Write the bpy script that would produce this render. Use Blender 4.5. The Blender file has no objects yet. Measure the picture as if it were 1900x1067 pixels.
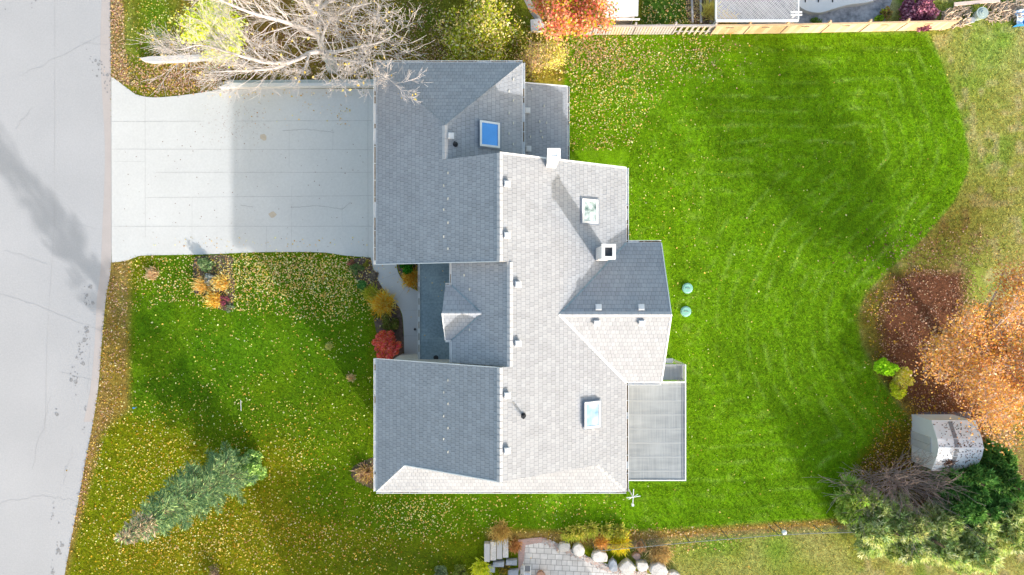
import bpy, math, random
import numpy as np
from mathutils import Vector, Matrix
rad = math.radians
random.seed(7); RNG = np.random.default_rng(11)

# ------------------------------------------------------------------ camera, world, sun
scene = bpy.context.scene
CAM_H = 38.0; F = 1266.7
cam_d = bpy.data.cameras.new('camera'); cam = bpy.data.objects.new('camera', cam_d)
scene.collection.objects.link(cam)
cam_d.sensor_width = 36.0; cam_d.lens = 24.0; cam_d.clip_end = 3000; cam_d.clip_start = 0.5
cam.location = (0, 0, CAM_H); cam.rotation_euler = (0, 0, 0)
scene.camera = cam

SA, SB = 1.65, 2.25                    # metres a shadow runs west / north per metre of height
sun_vec = Vector((SA, -SB, 1)).normalized()
SUN_EL = math.asin(sun_vec.z); SUN_AZ = math.atan2(sun_vec.x, sun_vec.y)   # clockwise from +Y
w = bpy.data.worlds.new('World'); scene.world = w; w.use_nodes = True
wn = w.node_tree.nodes; wl = w.node_tree.links
sky = wn.new('ShaderNodeTexSky'); sky.sky_type = 'NISHITA'; sky.sun_disc = False
sky.sun_elevation = SUN_EL; sky.sun_rotation = SUN_AZ
sky.air_density = 1.5; sky.dust_density = 3.5; sky.ozone_density = 1.0
wl.new(sky.outputs[0], wn['Background'].inputs[0]); wn['Background'].inputs[1].default_value = 0.15
sd = bpy.data.lights.new('sun', 'SUN'); sd.energy = 2.0; sd.angle = rad(0.9); sd.color = (1.0, 0.975, 0.96)
so = bpy.data.objects.new('sun', sd); scene.collection.objects.link(so)
so.rotation_euler = sun_vec.to_track_quat('Z', 'Y').to_euler(); so.location = (60, -80, 60)
vs = scene.view_settings
vs.view_transform = 'Standard'; vs.look = 'None'; vs.gamma = 1.0; vs.exposure = 1.3
scene.cycles.max_bounces = 6

COL = scene.collection
KA = 0.60
def lin(c):
    c = np.asarray(c, float) / 255.0
    return np.where(c <= 0.04045, c / 12.92, ((c + 0.055) / 1.055) ** 2.4)
def al(r, g, b, k=KA):
    return tuple(lin((r, g, b)) * k)
def P(px, py, z=0.0):                   # a point of the plan, in metres, from survey marks
    s = (CAM_H - z) / F
    return Vector(((px - 950) * s, (533.5 - py) * s, z))
def G(px, py): return ((px - 950) * 0.03, (533.5 - py) * 0.03)

# ------------------------------------------------------------------ helpers
def tag(o, label=None, cat=None, group=None, kind=None):
    if label: o['label'] = label
    if cat: o['category'] = cat
    if group: o['group'] = group
    if kind: o['kind'] = kind
    return o
def empty(name, loc=(0, 0, 0), rz=0):
    o = bpy.data.objects.new(name, None); COL.objects.link(o); o.location = loc; o.rotation_euler = (0, 0, rz)
    o.empty_display_size = 0.3
    return o

class MB:
    def __init__(s): s.v = []; s.f = []; s.uv = []; s.m = []
    def face(s, pts, m=0, uv=None):
        n = len(s.v); s.v += [tuple(p) for p in pts]; s.f.append(tuple(range(n, n + len(pts)))); s.m.append(m)
        s.uv.append(uv if uv else [(p[0], p[1]) for p in pts]); return s
    def box(s, x0, x1, y0, y1, z0, z1, m=0):
        a = [(x0,y0,z0),(x1,y0,z0),(x1,y1,z0),(x0,y1,z0),(x0,y0,z1),(x1,y0,z1),(x1,y1,z1),(x0,y1,z1)]
        for q in ((3,2,1,0),(4,5,6,7),(0,1,5,4),(1,2,6,5),(2,3,7,6),(3,0,4,7)):
            p = [a[i] for i in q]
            if q in ((3,2,1,0),(4,5,6,7)): uv = [(t[0], t[1]) for t in p]
            elif q in ((0,1,5,4),(2,3,7,6)): uv = [(t[0], t[2]) for t in p]
            else: uv = [(t[1], t[2]) for t in p]
            s.face(p, m, uv)
        return s
    def obox(s, c, ax, ay, hx, hy, z0, z1, m=0):        # box turned in plan
        c = Vector((c[0], c[1], 0)); ax = Vector((ax[0], ax[1], 0)).normalized(); ay = Vector((-ax.y, ax.x, 0))
        q = [c - ax*hx - ay*hy, c + ax*hx - ay*hy, c + ax*hx + ay*hy, c - ax*hx + ay*hy]
        s.prism([(p.x, p.y) for p in q], z0, z1, m); return s
    def prism(s, poly, z0, z1, m=0, mtop=None):
        area = sum(poly[i][0]*poly[(i+1)%len(poly)][1]-poly[(i+1)%len(poly)][0]*poly[i][1] for i in range(len(poly)))
        if area < 0: poly = poly[::-1]
        n = len(poly)
        s.face([(p[0], p[1], z1) for p in poly], m if mtop is None else mtop)
        s.face([(p[0], p[1], z0) for p in poly[::-1]], m)
        for i in range(n):
            a = poly[i]; b = poly[(i+1) % n]; L = math.hypot(b[0]-a[0], b[1]-a[1])
            s.face([(a[0],a[1],z0),(b[0],b[1],z0),(b[0],b[1],z1),(a[0],a[1],z1)], m, [(0,z0),(L,z0),(L,z1),(0,z1)])
        return s
    def extr(s, prof, axis, a, b, m=0):                 # profile [(u,z)] extruded along x or y
        def pt(u, z, t): return (t, u, z) if axis == 'x' else (u, t, z)
        n = len(prof)
        s.face([pt(u, z, a) for u, z in prof], m, [(u, z) for u, z in prof])
        s.face([pt(u, z, b) for u, z in prof[::-1]], m, [(u, z) for u, z in prof[::-1]])
        for i in range(n):
            u0, z0 = prof[i]; u1, z1 = prof[(i+1) % n]
            s.face([pt(u0,z0,a),pt(u0,z0,b),pt(u1,z1,b),pt(u1,z1,a)], m, [(a,z0),(b,z0),(b,z1),(a,z1)])
        return s
    def tube(s, pts, rs, n=6, m=0, cap=True):
        pts = [Vector(p) for p in pts]
        if not hasattr(rs, '__len__'): rs = [rs] * len(pts)
        rings = []
        ref = Vector((0.31, 0.17, 0.93))
        for i, p in enumerate(pts):
            d = (pts[min(i+1, len(pts)-1)] - pts[max(i-1, 0)])
            if d.length < 1e-6: d = Vector((0,0,1))
            d.normalize()
            r0 = ref if abs(d.dot(ref)) < 0.95 else Vector((1, 0, 0))
            u = d.cross(r0).normalized(); v = d.cross(u)
            base = len(s.v)
            for k in range(n):
                a = 2*math.pi*k/n
                s.v.append(tuple(p + (u*math.cos(a) + v*math.sin(a)) * rs[i]))
            rings.append(base)
        for i in range(len(rings)-1):
            for k in range(n):
                k2 = (k+1) % n
                s.f.append((rings[i]+k, rings[i]+k2, rings[i+1]+k2, rings[i+1]+k)); s.m.append(m)
                s.uv.append([(k/n, i), ((k+1)/n, i), ((k+1)/n, i+1), (k/n, i+1)])
        if cap:
            for base, rev in ((rings[0], True), (rings[-1], False)):
                idx = [base + k for k in range(n)]
                s.f.append(tuple(idx[::-1] if rev else idx)); s.m.append(m); s.uv.append([(0, 0)]*n)
        return s
    def build(s, name, mats, parent=None, smooth=False):
        me = bpy.data.meshes.new(name); me.from_pydata(s.v, [], s.f)
        if not isinstance(mats, (list, tuple)): mats = [mats]
        for mt in mats: me.materials.append(mt)
        if len(mats) > 1: me.polygons.foreach_set('material_index', s.m)
        ul = me.uv_layers.new(name='UVMap')
        flat = [c for uv in s.uv for p in uv for c in p]
        ul.data.foreach_set('uv', flat)
        if smooth: me.polygons.foreach_set('use_smooth', [True]*len(s.f))
        me.update()
        o = bpy.data.objects.new(name, me); COL.objects.link(o)
        if parent: o.parent = parent
        return o

def leaf_mesh(name, C, U, V, cols, mat, parent=None):
    """diamonds: centre C, half axes U, V (n,3), colours (n,3) -> one mesh"""
    n = len(C)
    vt = np.empty((n, 4, 3)); vt[:,0] = C-U; vt[:,1] = C+V; vt[:,2] = C+U; vt[:,3] = C-V
    me = bpy.data.meshes.new(name)
    me.vertices.add(n*4); me.vertices.foreach_set('co', vt.ravel())
    me.loops.add(n*4); me.loops.foreach_set('vertex_index', np.arange(n*4, dtype=np.int32))
    me.polygons.add(n); me.polygons.foreach_set('loop_start', np.arange(0, n*4, 4, dtype=np.int32))
    me.polygons.foreach_set('loop_total', np.full(n, 4, dtype=np.int32))
    me.update(calc_edges=True)
    ca = me.color_attributes.new('Col', 'FLOAT_COLOR', 'POINT')
    cc = np.ones((n, 4, 4)); cc[:, :, :3] = cols[:, None, :]
    ca.data.foreach_set('color', cc.ravel())
    me.materials.append(mat)
    o = bpy.data.objects.new(name, me); COL.objects.link(o)
    if parent: o.parent = parent
    return o
def unit(n):
    a = RNG.normal(size=(n, 3)); return a / np.linalg.norm(a, axis=1, keepdims=True)
def axes(n, size, flat=0.5, aspect=0.6):
    nrm = unit(n) * (1-flat); nrm[:,2] = np.abs(nrm[:,2]) + flat
    nrm /= np.linalg.norm(nrm, axis=1, keepdims=True)
    t = unit(n); u = np.cross(nrm, t); u /= np.linalg.norm(u, axis=1, keepdims=True); v = np.cross(nrm, u)
    sz = size * RNG.uniform(0.65, 1.35, (n, 1))
    return u*sz, v*sz*aspect
KV = 0.95; KT = 0.85
def pick(n, cols, jit=0.12, k=KV):
    c = np.array([lin(x) for x in cols]) * k
    i = RNG.integers(0, len(c), n)
    return np.clip(c[i] * RNG.uniform(1-jit*1.5, 1+jit*1.5, (n, 1)) * RNG.uniform(1-jit*.5, 1+jit*.5, (n, 3)), 0.003, 0.9)

# ------------------------------------------------------------------ materials
def mat(name, color=(.5,.5,.5), rough=0.7, metal=0.0, spec=None):
    m = bpy.data.materials.new(name); m.use_nodes = True
    b = m.node_tree.nodes['Principled BSDF']
    b.inputs['Base Color'].default_value = (*color, 1); b.inputs['Roughness'].default_value = rough
    b.inputs['Metallic'].default_value = metal
    if spec is not None: b.inputs['Specular IOR Level'].default_value = spec
    return m
def noisy(name, color, amt=0.25, scale=6.0, rough=0.8, bump=0.0, scale2=40.0, color2=None, metal=0.0, bscale=None, obj=True):
    """base colour broken by two octave groups of noise, optional bump"""
    m = mat(name, color, rough, metal, spec=0.3); nt = m.node_tree; N = nt.nodes; L = nt.links; b = N['Principled BSDF']
    tc = N.new('ShaderNodeTexCoord')
    n1 = N.new('ShaderNodeTexNoise'); n1.inputs['Scale'].default_value = scale; n1.inputs['Detail'].default_value = 5
    n2 = N.new('ShaderNodeTexNoise'); n2.inputs['Scale'].default_value = scale2; n2.inputs['Detail'].default_value = 3
    L.new(tc.outputs['Object'], n1.inputs['Vector']); L.new(tc.outputs['Object'], n2.inputs['Vector'])
    ad = N.new('ShaderNodeMath'); ad.operation = 'ADD'; L.new(n1.outputs['Fac'], ad.inputs[0]); L.new(n2.outputs['Fac'], ad.inputs[1])
    mr = N.new('ShaderNodeMapRange'); mr.inputs['From Min'].default_value = 0.65; mr.inputs['From Max'].default_value = 1.35
    L.new(ad.outputs[0], mr.inputs['Value'])
    mx = N.new('ShaderNodeMix'); mx.data_type = 'RGBA'
    c2 = color2 if color2 else tuple(min(1, c*(1+amt)) for c in color)
    mx.inputs[6].default_value = (*[c*(1-amt) for c in color], 1); mx.inputs[7].default_value = (*c2, 1)
    L.new(mr.outputs[0], mx.inputs[0]); L.new(mx.outputs[2], b.inputs['Base Color'])
    if bump:
        bp = N.new('ShaderNodeBump'); bp.inputs['Strength'].default_value = bump; bp.inputs['Distance'].default_value = 0.02
        L.new(n2.outputs['Fac'], bp.inputs['Height']); L.new(bp.outputs[0], b.inputs['Normal'])
    return m
def attr_mat(name, rough=0.75, trans=0.25, fine=None):
    m = bpy.data.materials.new(name); m.use_nodes = True; nt = m.node_tree; N = nt.nodes; L = nt.links
    b = N['Principled BSDF']; b.inputs['Roughness'].default_value = rough; b.inputs['Specular IOR Level'].default_value = 0.06
    a = N.new('ShaderNodeVertexColor'); a.layer_name = 'Col'; src = a.outputs['Color']
    if fine:
        tc = N.new('ShaderNodeTexCoord'); f = None
        for sc, lo, hi, det in fine:
            n = N.new('ShaderNodeTexNoise'); n.inputs['Scale'].default_value = sc; n.inputs['Detail'].default_value = det
            n.inputs['Roughness'].default_value = 0.65
            L.new(tc.outputs['Object'], n.inputs['Vector'])
            mr = N.new('ShaderNodeMapRange'); mr.inputs['From Min'].default_value = 0.3; mr.inputs['From Max'].default_value = 0.7
            mr.inputs['To Min'].default_value = lo; mr.inputs['To Max'].default_value = hi; mr.clamp = False
            L.new(n.outputs['Fac'], mr.inputs['Value'])
            if f is None: f = mr.outputs[0]
            else:
                mu = N.new('ShaderNodeMath'); mu.operation = 'MULTIPLY'; L.new(f, mu.inputs[0]); L.new(mr.outputs[0], mu.inputs[1]); f = mu.outputs[0]
            last = n
        vm = N.new('ShaderNodeVectorMath'); vm.operation = 'SCALE'; L.new(src, vm.inputs[0]); L.new(f, vm.inputs['Scale']); src = vm.outputs[0]
        bp = N.new('ShaderNodeBump'); bp.inputs['Strength'].default_value = 0.7; bp.inputs['Distance'].default_value = 0.05
        L.new(last.outputs['Fac'], bp.inputs['Height']); L.new(bp.outputs[0], b.inputs['Normal'])
    L.new(src, b.inputs['Base Color'])
    if trans:
        tr = N.new('ShaderNodeBsdfTranslucent'); L.new(src, tr.inputs['Color'])
        ms = N.new('ShaderNodeMixShader'); ms.inputs[0].default_value = trans
        L.new(b.outputs[0], ms.inputs[1]); L.new(tr.outputs[0], ms.inputs[2])
        L.new(ms.outputs[0], N['Material Output'].inputs['Surface'])
    return m
def shingle(name, color, row=0.225, wid=0.185):
    m = mat(name, color, 0.75, spec=0.35); nt = m.node_tree; N = nt.nodes; L = nt.links; b = N['Principled BSDF']
    tc = N.new('ShaderNodeTexCoord')
    def mth(op, a, b=None, c=None):
        n = N.new('ShaderNodeMath'); n.operation = op
        for i, v in enumerate((a, b, c)):
            if v is None: continue
            if isinstance(v, (int, float)): n.inputs[i].default_value = v
            else: L.new(v, n.inputs[i])
        return n.outputs[0]
    nz = N.new('ShaderNodeTexNoise'); nz.inputs['Scale'].default_value = 4.0; nz.inputs['Detail'].default_value = 2
    L.new(tc.outputs['UV'], nz.inputs['Vector'])
    sx = N.new('ShaderNodeSeparateXYZ'); L.new(tc.outputs['UV'], sx.inputs[0])
    u = mth('MULTIPLY_ADD', nz.outputs['Fac'], .10, sx.outputs['X']); v = mth('MULTIPLY_ADD', nz.outputs['Fac'], .035, sx.outputs['Y'])
    vr = mth('DIVIDE', v, row); vf = mth('FLOOR', vr); vv = mth('FRACT', vr)
    sh_ = mth('MULTIPLY', mth('FRACT', mth('MULTIPLY', vf, .4371)), 1.0)
    ur = mth('ADD', mth('DIVIDE', u, wid), sh_); uf = mth('FLOOR', ur); uu = mth('FRACT', ur)
    cb = N.new('ShaderNodeCombineXYZ'); L.new(uf, cb.inputs[0]); L.new(vf, cb.inputs[1])
    wn_ = N.new('ShaderNodeTexWhiteNoise'); wn_.noise_dimensions = '2D'; L.new(cb.outputs[0], wn_.inputs['Vector'])
    joint = mth('LESS_THAN', uu, .085); rowl = mth('LESS_THAN', vv, .10)
    jd = mth('MULTIPLY_ADD', joint, mth('MULTIPLY_ADD', wn_.outputs['Value'], .22, -.44), 1.0)
    rd = mth('MULTIPLY_ADD', rowl, -.20, 1.0)  # course line darkened in colour for the shade under each butt edge
    sr = mth('MULTIPLY_ADD', wn_.outputs['Value'], .15, .925)
    n2 = N.new('ShaderNodeTexNoise'); n2.inputs['Scale'].default_value = 0.6; n2.inputs['Detail'].default_value = 6; n2.inputs['Roughness'].default_value = .65
    L.new(tc.outputs['UV'], n2.inputs['Vector'])
    mr = N.new('ShaderNodeMapRange'); mr.inputs['From Min'].default_value = .3; mr.inputs['From Max'].default_value = .7
    mr.inputs['To Min'].default_value = .94; mr.inputs['To Max'].default_value = 1.06
    L.new(n2.outputs['Fac'], mr.inputs['Value'])
    tot = mth('MULTIPLY', mth('MULTIPLY', jd, rd), mth('MULTIPLY', sr, mr.outputs[0]))
    vm = N.new('ShaderNodeVectorMath'); vm.operation = 'SCALE'; vm.inputs[0].default_value = color; L.new(tot, vm.inputs['Scale'])
    L.new(vm.outputs[0], b.inputs['Base Color'])
    # each course steps down towards the eave: saw-tooth height
    hgt = mth('SUBTRACT', mth('SUBTRACT', 1.0, vv), mth('MULTIPLY', joint, .35))
    bp = N.new('ShaderNodeBump'); bp.inputs['Strength'].default_value = 0.8; bp.inputs['Distance'].default_value = 0.02
    L.new(hgt, bp.inputs['Height']); L.new(bp.outputs[0], b.inputs['Normal'])
    return m
def brick_mat(name, c1, c2, mortar, bw, rh, ms=0.01, coord='UV', rough=0.85, rot=0):
    m = mat(name, c1, rough, spec=.3); nt = m.node_tree; N = nt.nodes; L = nt.links; b = N['Principled BSDF']
    tc = N.new('ShaderNodeTexCoord'); mp = N.new('ShaderNodeMapping'); mp.inputs['Rotation'].default_value = (0, 0, rot)
    L.new(tc.outputs[coord], mp.inputs['Vector'])
    br = N.new('ShaderNodeTexBrick'); br.inputs['Scale'].default_value = 1.0; br.inputs['Brick Width'].default_value = bw
    br.inputs['Row Height'].default_value = rh; br.inputs['Mortar Size'].default_value = ms; br.squash_frequency = 3; br.squash = 0.7
    br.inputs['Color1'].default_value = (*c1, 1); br.inputs['Color2'].default_value = (*c2, 1); br.inputs['Mortar'].default_value = (*mortar, 1)
    L.new(mp.outputs[0], br.inputs['Vector'])
    nz = N.new('ShaderNodeTexNoise'); nz.inputs['Scale'].default_value = 3; nz.inputs['Detail'].default_value = 6; L.new(tc.outputs[coord], nz.inputs['Vector'])
    mr = N.new('ShaderNodeMapRange'); mr.inputs['To Min'].default_value = .7; mr.inputs['To Max'].default_value = 1.3; L.new(nz.outputs['Fac'], mr.inputs['Value'])
    vm = N.new('ShaderNodeVectorMath'); vm.operation = 'SCALE'; L.new(br.outputs['Color'], vm.inputs[0]); L.new(mr.outputs[0], vm.inputs['Scale'])
    L.new(vm.outputs[0], b.inputs['Base Color'])
    bp = N.new('ShaderNodeBump'); bp.inputs['Strength'].default_value = .5; bp.inputs['Distance'].default_value = .01; bp.invert = True
    L.new(br.outputs['Fac'], bp.inputs['Height']); L.new(bp.outputs[0], b.inputs['Normal'])
    return m
def glass(name, color, rough=0.05, metal=0.6):
    m = noisy(name, color, 0.15, 1.2, rough, metal=metal); return m

ROOFC = (0.322, 0.336, 0.362)
M_roof = shingle('roof_shingle', ROOFC)
M_cap = noisy('ridge_cap_grey', (0.43, 0.435, 0.45), .12, 4, .7)
M_white = noisy('white_painted_metal', (0.78, 0.78, 0.77), .06, 3, .45)
M_offw = noisy('white_vent_metal', (0.62, 0.63, 0.64), .08, 5, .5)
M_debris = noisy('gutter_debris', (0.12, 0.08, 0.05), .6, 8, .95, color2=(.35,.27,.18))
M_siding = brick_mat('pale_siding', (.55,.53,.5), (.57,.55,.52), (.3,.29,.28), 6.0, .2, .012)
M_brickwall = brick_mat('white_chimney_brick', (.78,.76,.74), (.72,.70,.68), (.55,.53,.5), .2, .07, .008)
M_black = mat('black_rubber', (.015,.015,.017), .5)
M_dark = mat('dark_opening', (.02,.025,.035), .6)
M_lawn = attr_mat('turf', .9, 0, fine=[(0.9, .90, 1.10, 4), (6.0, .66, 1.34, 5), (24.0, .42, 1.58, 4)])
M_leaf = attr_mat('leaf', .7, .25)
M_grass = attr_mat('grass_blade', .8, .3)
M_conc = noisy('driveway_concrete', al(238,237,233,.66), .06, .35, .85, .15, 9, color2=al(246,245,241,.66))
M_joint = noisy('concrete_joint', (.40,.39,.38), .3, 3, .95)
M_path = noisy('path_concrete', (.50,.49,.48), .07, 1.2, .85, .15, 40)
M_bark = noisy('grey_bark', (.50,.51,.47), .3, 5, .9, .4, 30)
M_barkd = noisy('brown_bark', (.18,.12,.09), .3, 5, .9, .4, 30)
M_twigpink = noisy('pinkish_twig', (.60,.50,.46), .3, 5, .9)
M_woodnew = noisy('new_cedar_board', (.66,.45,.27), .18, 2, .8, .2, 25)
M_woodold = noisy('weathered_board', (.42,.38,.36), .25, 2, .85, .2, 25)
M_stone = noisy('pale_boulder', (.60,.57,.53), .25, 2.2, .9, .8, 14)
M_stoneb = noisy('blue_grey_stone', (.33,.36,.40), .25, 2.2, .9, .6, 14)
M_mulch = noisy('dark_mulch', (.10,.065,.05), .5, 6, .95, .8, 50, color2=(.22,.15,.12))
M_wirem = mat('galvanised_wire', (.25,.27,.27), .5, .6)
M_porch = noisy('slate_blue_membrane', (.20,.28,.32), .3, .9, .35, .1, 9, color2=(.30,.38,.42))

# ------------------------------------------------------------------ ground sheet (turf) with its own patches
def seg_dist(px, py, poly):
    d = np.full(px.shape, 1e9)
    for i in range(len(poly)):
        ax, ay = poly[i]; bx, by = poly[(i+1) % len(poly)]
        vx, vy = bx-ax, by-ay; t = np.clip(((px-ax)*vx+(py-ay)*vy)/(vx*vx+vy*vy+1e-9), 0, 1)
        d = np.minimum(d, np.hypot(px-ax-t*vx, py-ay-t*vy))
    return d
def inside(px, py, poly):
    c = np.zeros(px.shape, bool)
    for i in range(len(poly)):
        ax, ay = poly[i]; bx, by = poly[(i+1) % len(poly)]
        if ay == by: continue
        c ^= ((ay > py) != (by > py)) & (px < (bx-ax)*(py-ay)/(by-ay)+ax)
    return c
def pmask(px, py, poly, soft=6):
    d = seg_dist(px, py, poly); s = np.where(inside(px, py, poly), d, -d)
    return np.clip(s/soft*0.5+0.5, 0, 1)
def blob(px, py, cx, cy, rx, ry, rot=0.0):
    a = rad(rot); dx = px-cx; dy = py-cy
    u = dx*math.cos(a)+dy*math.sin(a); v = -dx*math.sin(a)+dy*math.cos(a)
    return np.exp(-((u/rx)**2+(v/ry)**2))
_grid = {}
def vnoise(px, py, s, seed):
    g = _grid.setdefault(seed, np.random.default_rng(seed).random((257, 257)))
    x = (px/s) % 256; y = (py/s) % 256; xi = x.astype(int); yi = y.astype(int); fx = x-xi; fy = y-yi
    fx = fx*fx*(3-2*fx); fy = fy*fy*(3-2*fy)
    return (g[yi,xi]*(1-fx)*(1-fy)+g[yi,xi+1]*fx*(1-fy)+g[yi+1,xi]*(1-fx)*fy+g[yi+1,xi+1]*fx*fy)

BACK = [(1052,66),(1200,64),(1400,62),(1722,58),(1745,110),(1778,200),(1800,285),(1796,320),(1770,375),(1715,440),(1650,500),
        (1606,545),(1590,590),(1600,640),(1625,690),(1660,740),(1700,790),(1705,840),(1700,880),(1640,905),(1585,925),(1560,962),(1400,972),(1200,985),(1080,985),(960,978),(905,990),(870,950),(830,905),(1040,900),(1040,300)]  # lower left edge follows the cast shade line; grass beyond is coloured darker
MOW2 = [(242,560),(300,470),(690,470),(690,890),(900,890),(905,990),(760,1000),(560,960),(440,860),(330,800),(238,765)]
def turf(px, py):
    sh = px.shape
    g = lambda *c: lin(c)*KT
    col = np.broadcast_to(g(118,132,16), sh+(3,)).copy()
    def mix(mask, c):
        nonlocal col
        m = np.clip(mask, 0, 1)[..., None]; col = col*(1-m)+np.asarray(c)*m
    n1 = vnoise(px, py, 38, 1); n2 = vnoise(px, py, 14, 2); n3 = vnoise(px, py, 90, 3); n4 = vnoise(px, py, 6, 4)
    # far right rough grass
    mix(pmask(px, py, [(1560,-400),(2600,-400),(2600,1500),(1200,1500),(1160,1010),(1260,992),(1570,972),(1560,900)], 8), g(150,158,70))
    right = (px > 1540) | (py > 960)
    mix(np.where(px > 1600, n3*1.3-.25, 0), g(190,175,110)*1.0)
    mix(np.where((py > 985) & (px > 1180), n1*1.2-.3, 0), g(172,168,100))
    mix(np.where(px > 1590, np.clip(n1*1.9-.95, 0, .7), 0), g(118,150,50)); mix(np.where(px > 1590, np.clip(n2*1.8-1.0, 0, .5), 0), g(196,180,135))
    mix(blob(px, py, 1840, 90, 60, 60)*.6, g(120,170,50))
    mix(blob(px, py, 1760, 430, 110, 55, -40)*.85*(n2*.6+.6), g(120,100,45))
    mix(blob(px, py, 1330, 1010, 40, 25)*.8, g(105,150,25)); mix(blob(px, py, 1440, 1020, 35, 35)*.7, g(110,155,30))
    # front: leaf covered olive turf
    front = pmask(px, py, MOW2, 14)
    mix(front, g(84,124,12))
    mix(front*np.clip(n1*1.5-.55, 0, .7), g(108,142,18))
    mix(blob(px, py, 470, 640, 160, 60)*.35*front, g(95,150,25))
    mix(blob(px, py, 330, 830, 120, 60)*.4, g(140,142,15)); mix(blob(px, py, 515, 870, 50, 60)*.45, g(160,140,25))
    mix(blob(px, py, 480, 960, 200, 50)*.35, g(130,120,25)); mix(blob(px, py, 360, 1040, 220, 60)*.4, g(140,125,25))
    mix(blob(px, py, 650, 800, 120, 120)*.4, g(115,135,5))
    mix(blob(px, py, 760, 1040, 160, 40)*.8, g(92,112,22)); mix(blob(px, py, 820, 930, 50, 50)*.6, g(105,145,8)); mix(blob(px, py, 880, 1010, 30, 40)*.6, g(115,135,15))
    # north belt between road and house
    mix(pmask(px, py, [(205,-400),(1300,-400),(1300,50),(1050,60),(1040,170),(960,180),(690,160),(300,185),(205,150)], 10), g(125,125,35))
    mix(blob(px, py, 290, 45, 40, 70)*1.0, g(90,150,5)); mix(blob(px, py, 265, 100, 30, 40)*.7, g(110,150,20))
    mix(blob(px, py, 770, 30, 70, 45)*.9, g(85,130,15)); mix(blob(px, py, 960, 70, 30, 70)*.4, g(100,140,30))
    mix(blob(px, py, 560, 60, 260, 110)*(.4+.5*n2), g(150,105,65))
    mix(blob(px, py, 900, 100, 80, 60)*.6, g(120,120,30)); mix(blob(px, py, 1010, 120, 35, 50)*.7, g(180,160,70))
    mix(pmask(px, py, [(1190,-100),(1285,-100),(1285,46),(1190,46)], 4), g(75,110,35))
    # dry verge along the road
    verge = pmask(px, py, [(200,-400),(225,-400),(226,100),(240,150),(205,140)], 10); mix(verge*.8, g(170,145,100))
    mix(blob(px, py, 240, 60, 10, 60)*.5, g(150,165,80))
    verge = pmask(px, py, [(205,485),(242,480),(238,600),(240,760),(190,800),(150,960),(115,1100),(90,1100),(180,740),(195,560)], 8); mix(verge*.9, g(160,130,75))
    mix(blob(px, py, 225, 560, 14, 60)*.6, g(150,150,80)); mix(blob(px, py, 215, 690, 20, 110)*.45, g(140,130,20))
    # mown back lawn, cut line by line around its edge
    m = pmask(px, py, BACK, 2.5); d = seg_dist(px, py, BACK)
    c = np.broadcast_to(g(106,150,16), sh+(3,)).copy()
    far = np.clip((px-1040)/300, 0, 1)[..., None]
    br = (0.86+0.30*n1+0.16*(n2-.5)+.14*(n4-.5)+.20*(vnoise(px,py,3.0,8)-.5))
    st = np.sin(d/7.5+2.2*n1+1.0*n3)*0.035+np.sin(d/3.4+1.5*n2)*.05
    strm = np.clip((px-1250)/200, 0, 1)
    br = br*(1+st*(.35+strm))
    hy = np.clip((220-py)/120, 0, 1)*np.clip((px-1080)/100, 0, 1)
    br = br*(1+hy*(np.sin(py/5.5+n3)*.05+.10*(vnoise(px/14, py, 4.5, 9)-.5)))
    c = c*br[..., None]
    yel = np.clip(n3*1.6-.7, 0, 1)[..., None]*.4; c = c*(1-yel)+g(115,158,8)*yel
    ln_ = np.clip(np.sin(d/4.6+2.4*n1+.8*n3), 0, 1)**4*np.clip(vnoise(px, py, 26, 31)*1.6-.5, 0, 1)*np.clip((px-1230)/120, .15, 1)*(.5+n4)*.55
    ln_ = np.clip(ln_, 0, .6)[..., None]; c = c*(1-ln_)+g(150,185,75)*ln_
    pale = (np.clip(vnoise(px, py, 9, 12)-.66, 0, 1)*2.6*np.clip(n1*1.5-.3, 0, 1)*.7)[..., None]; c = c*(1-pale)+g(150,180,70)*pale
    col = col*(1-m[..., None])+c*m[..., None]
    # leaf-mould strips
    mix(pmask(px, py, [(1606,545),(1650,505),(1720,500),(1760,520),(1800,700),(1720,780),(1690,780),(1625,690),(1600,640),(1590,590)], 10)*.95, g(128,120,48))
    mix(pmask(px, py, [(1655,520),(1700,500),(1790,500),(1800,780),(1705,770),(1640,690),(1630,600)], 14), g(112,74,54))
    mix(pmask(px, py, [(1590,860),(1650,790),(1710,780),(1735,880),(1640,925),(1570,940)], 16)*.9, g(112,96,15))
    mix(blob(px, py, 1770, 900, 110, 70), g(90,62,45)); mix(blob(px, py, 1800, 780, 90, 110), g(120,75,45))
    # belt below the back lawn
    mix(pmask(px, py, [(900,985),(1040,985),(1240,985),(1440,970),(1580,962),(1580,974),(1380,990),(1240,1000),(1100,1015),(960,1005),(905,1000)], 6), g(165,140,75))
    dd = 0.88+0.24*vnoise(px, py, 5, 21)
    col = col*np.where(m > .5, 1, dd)[..., None]
    far = np.clip((np.maximum(np.maximum(-120-px, px-2020), np.maximum(-120-py, py-1190)))/60, 0, 1)[..., None]
    col = col*(1-far)+g(118,135,50)*far
    return np.clip(col, .004, .8)

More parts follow.
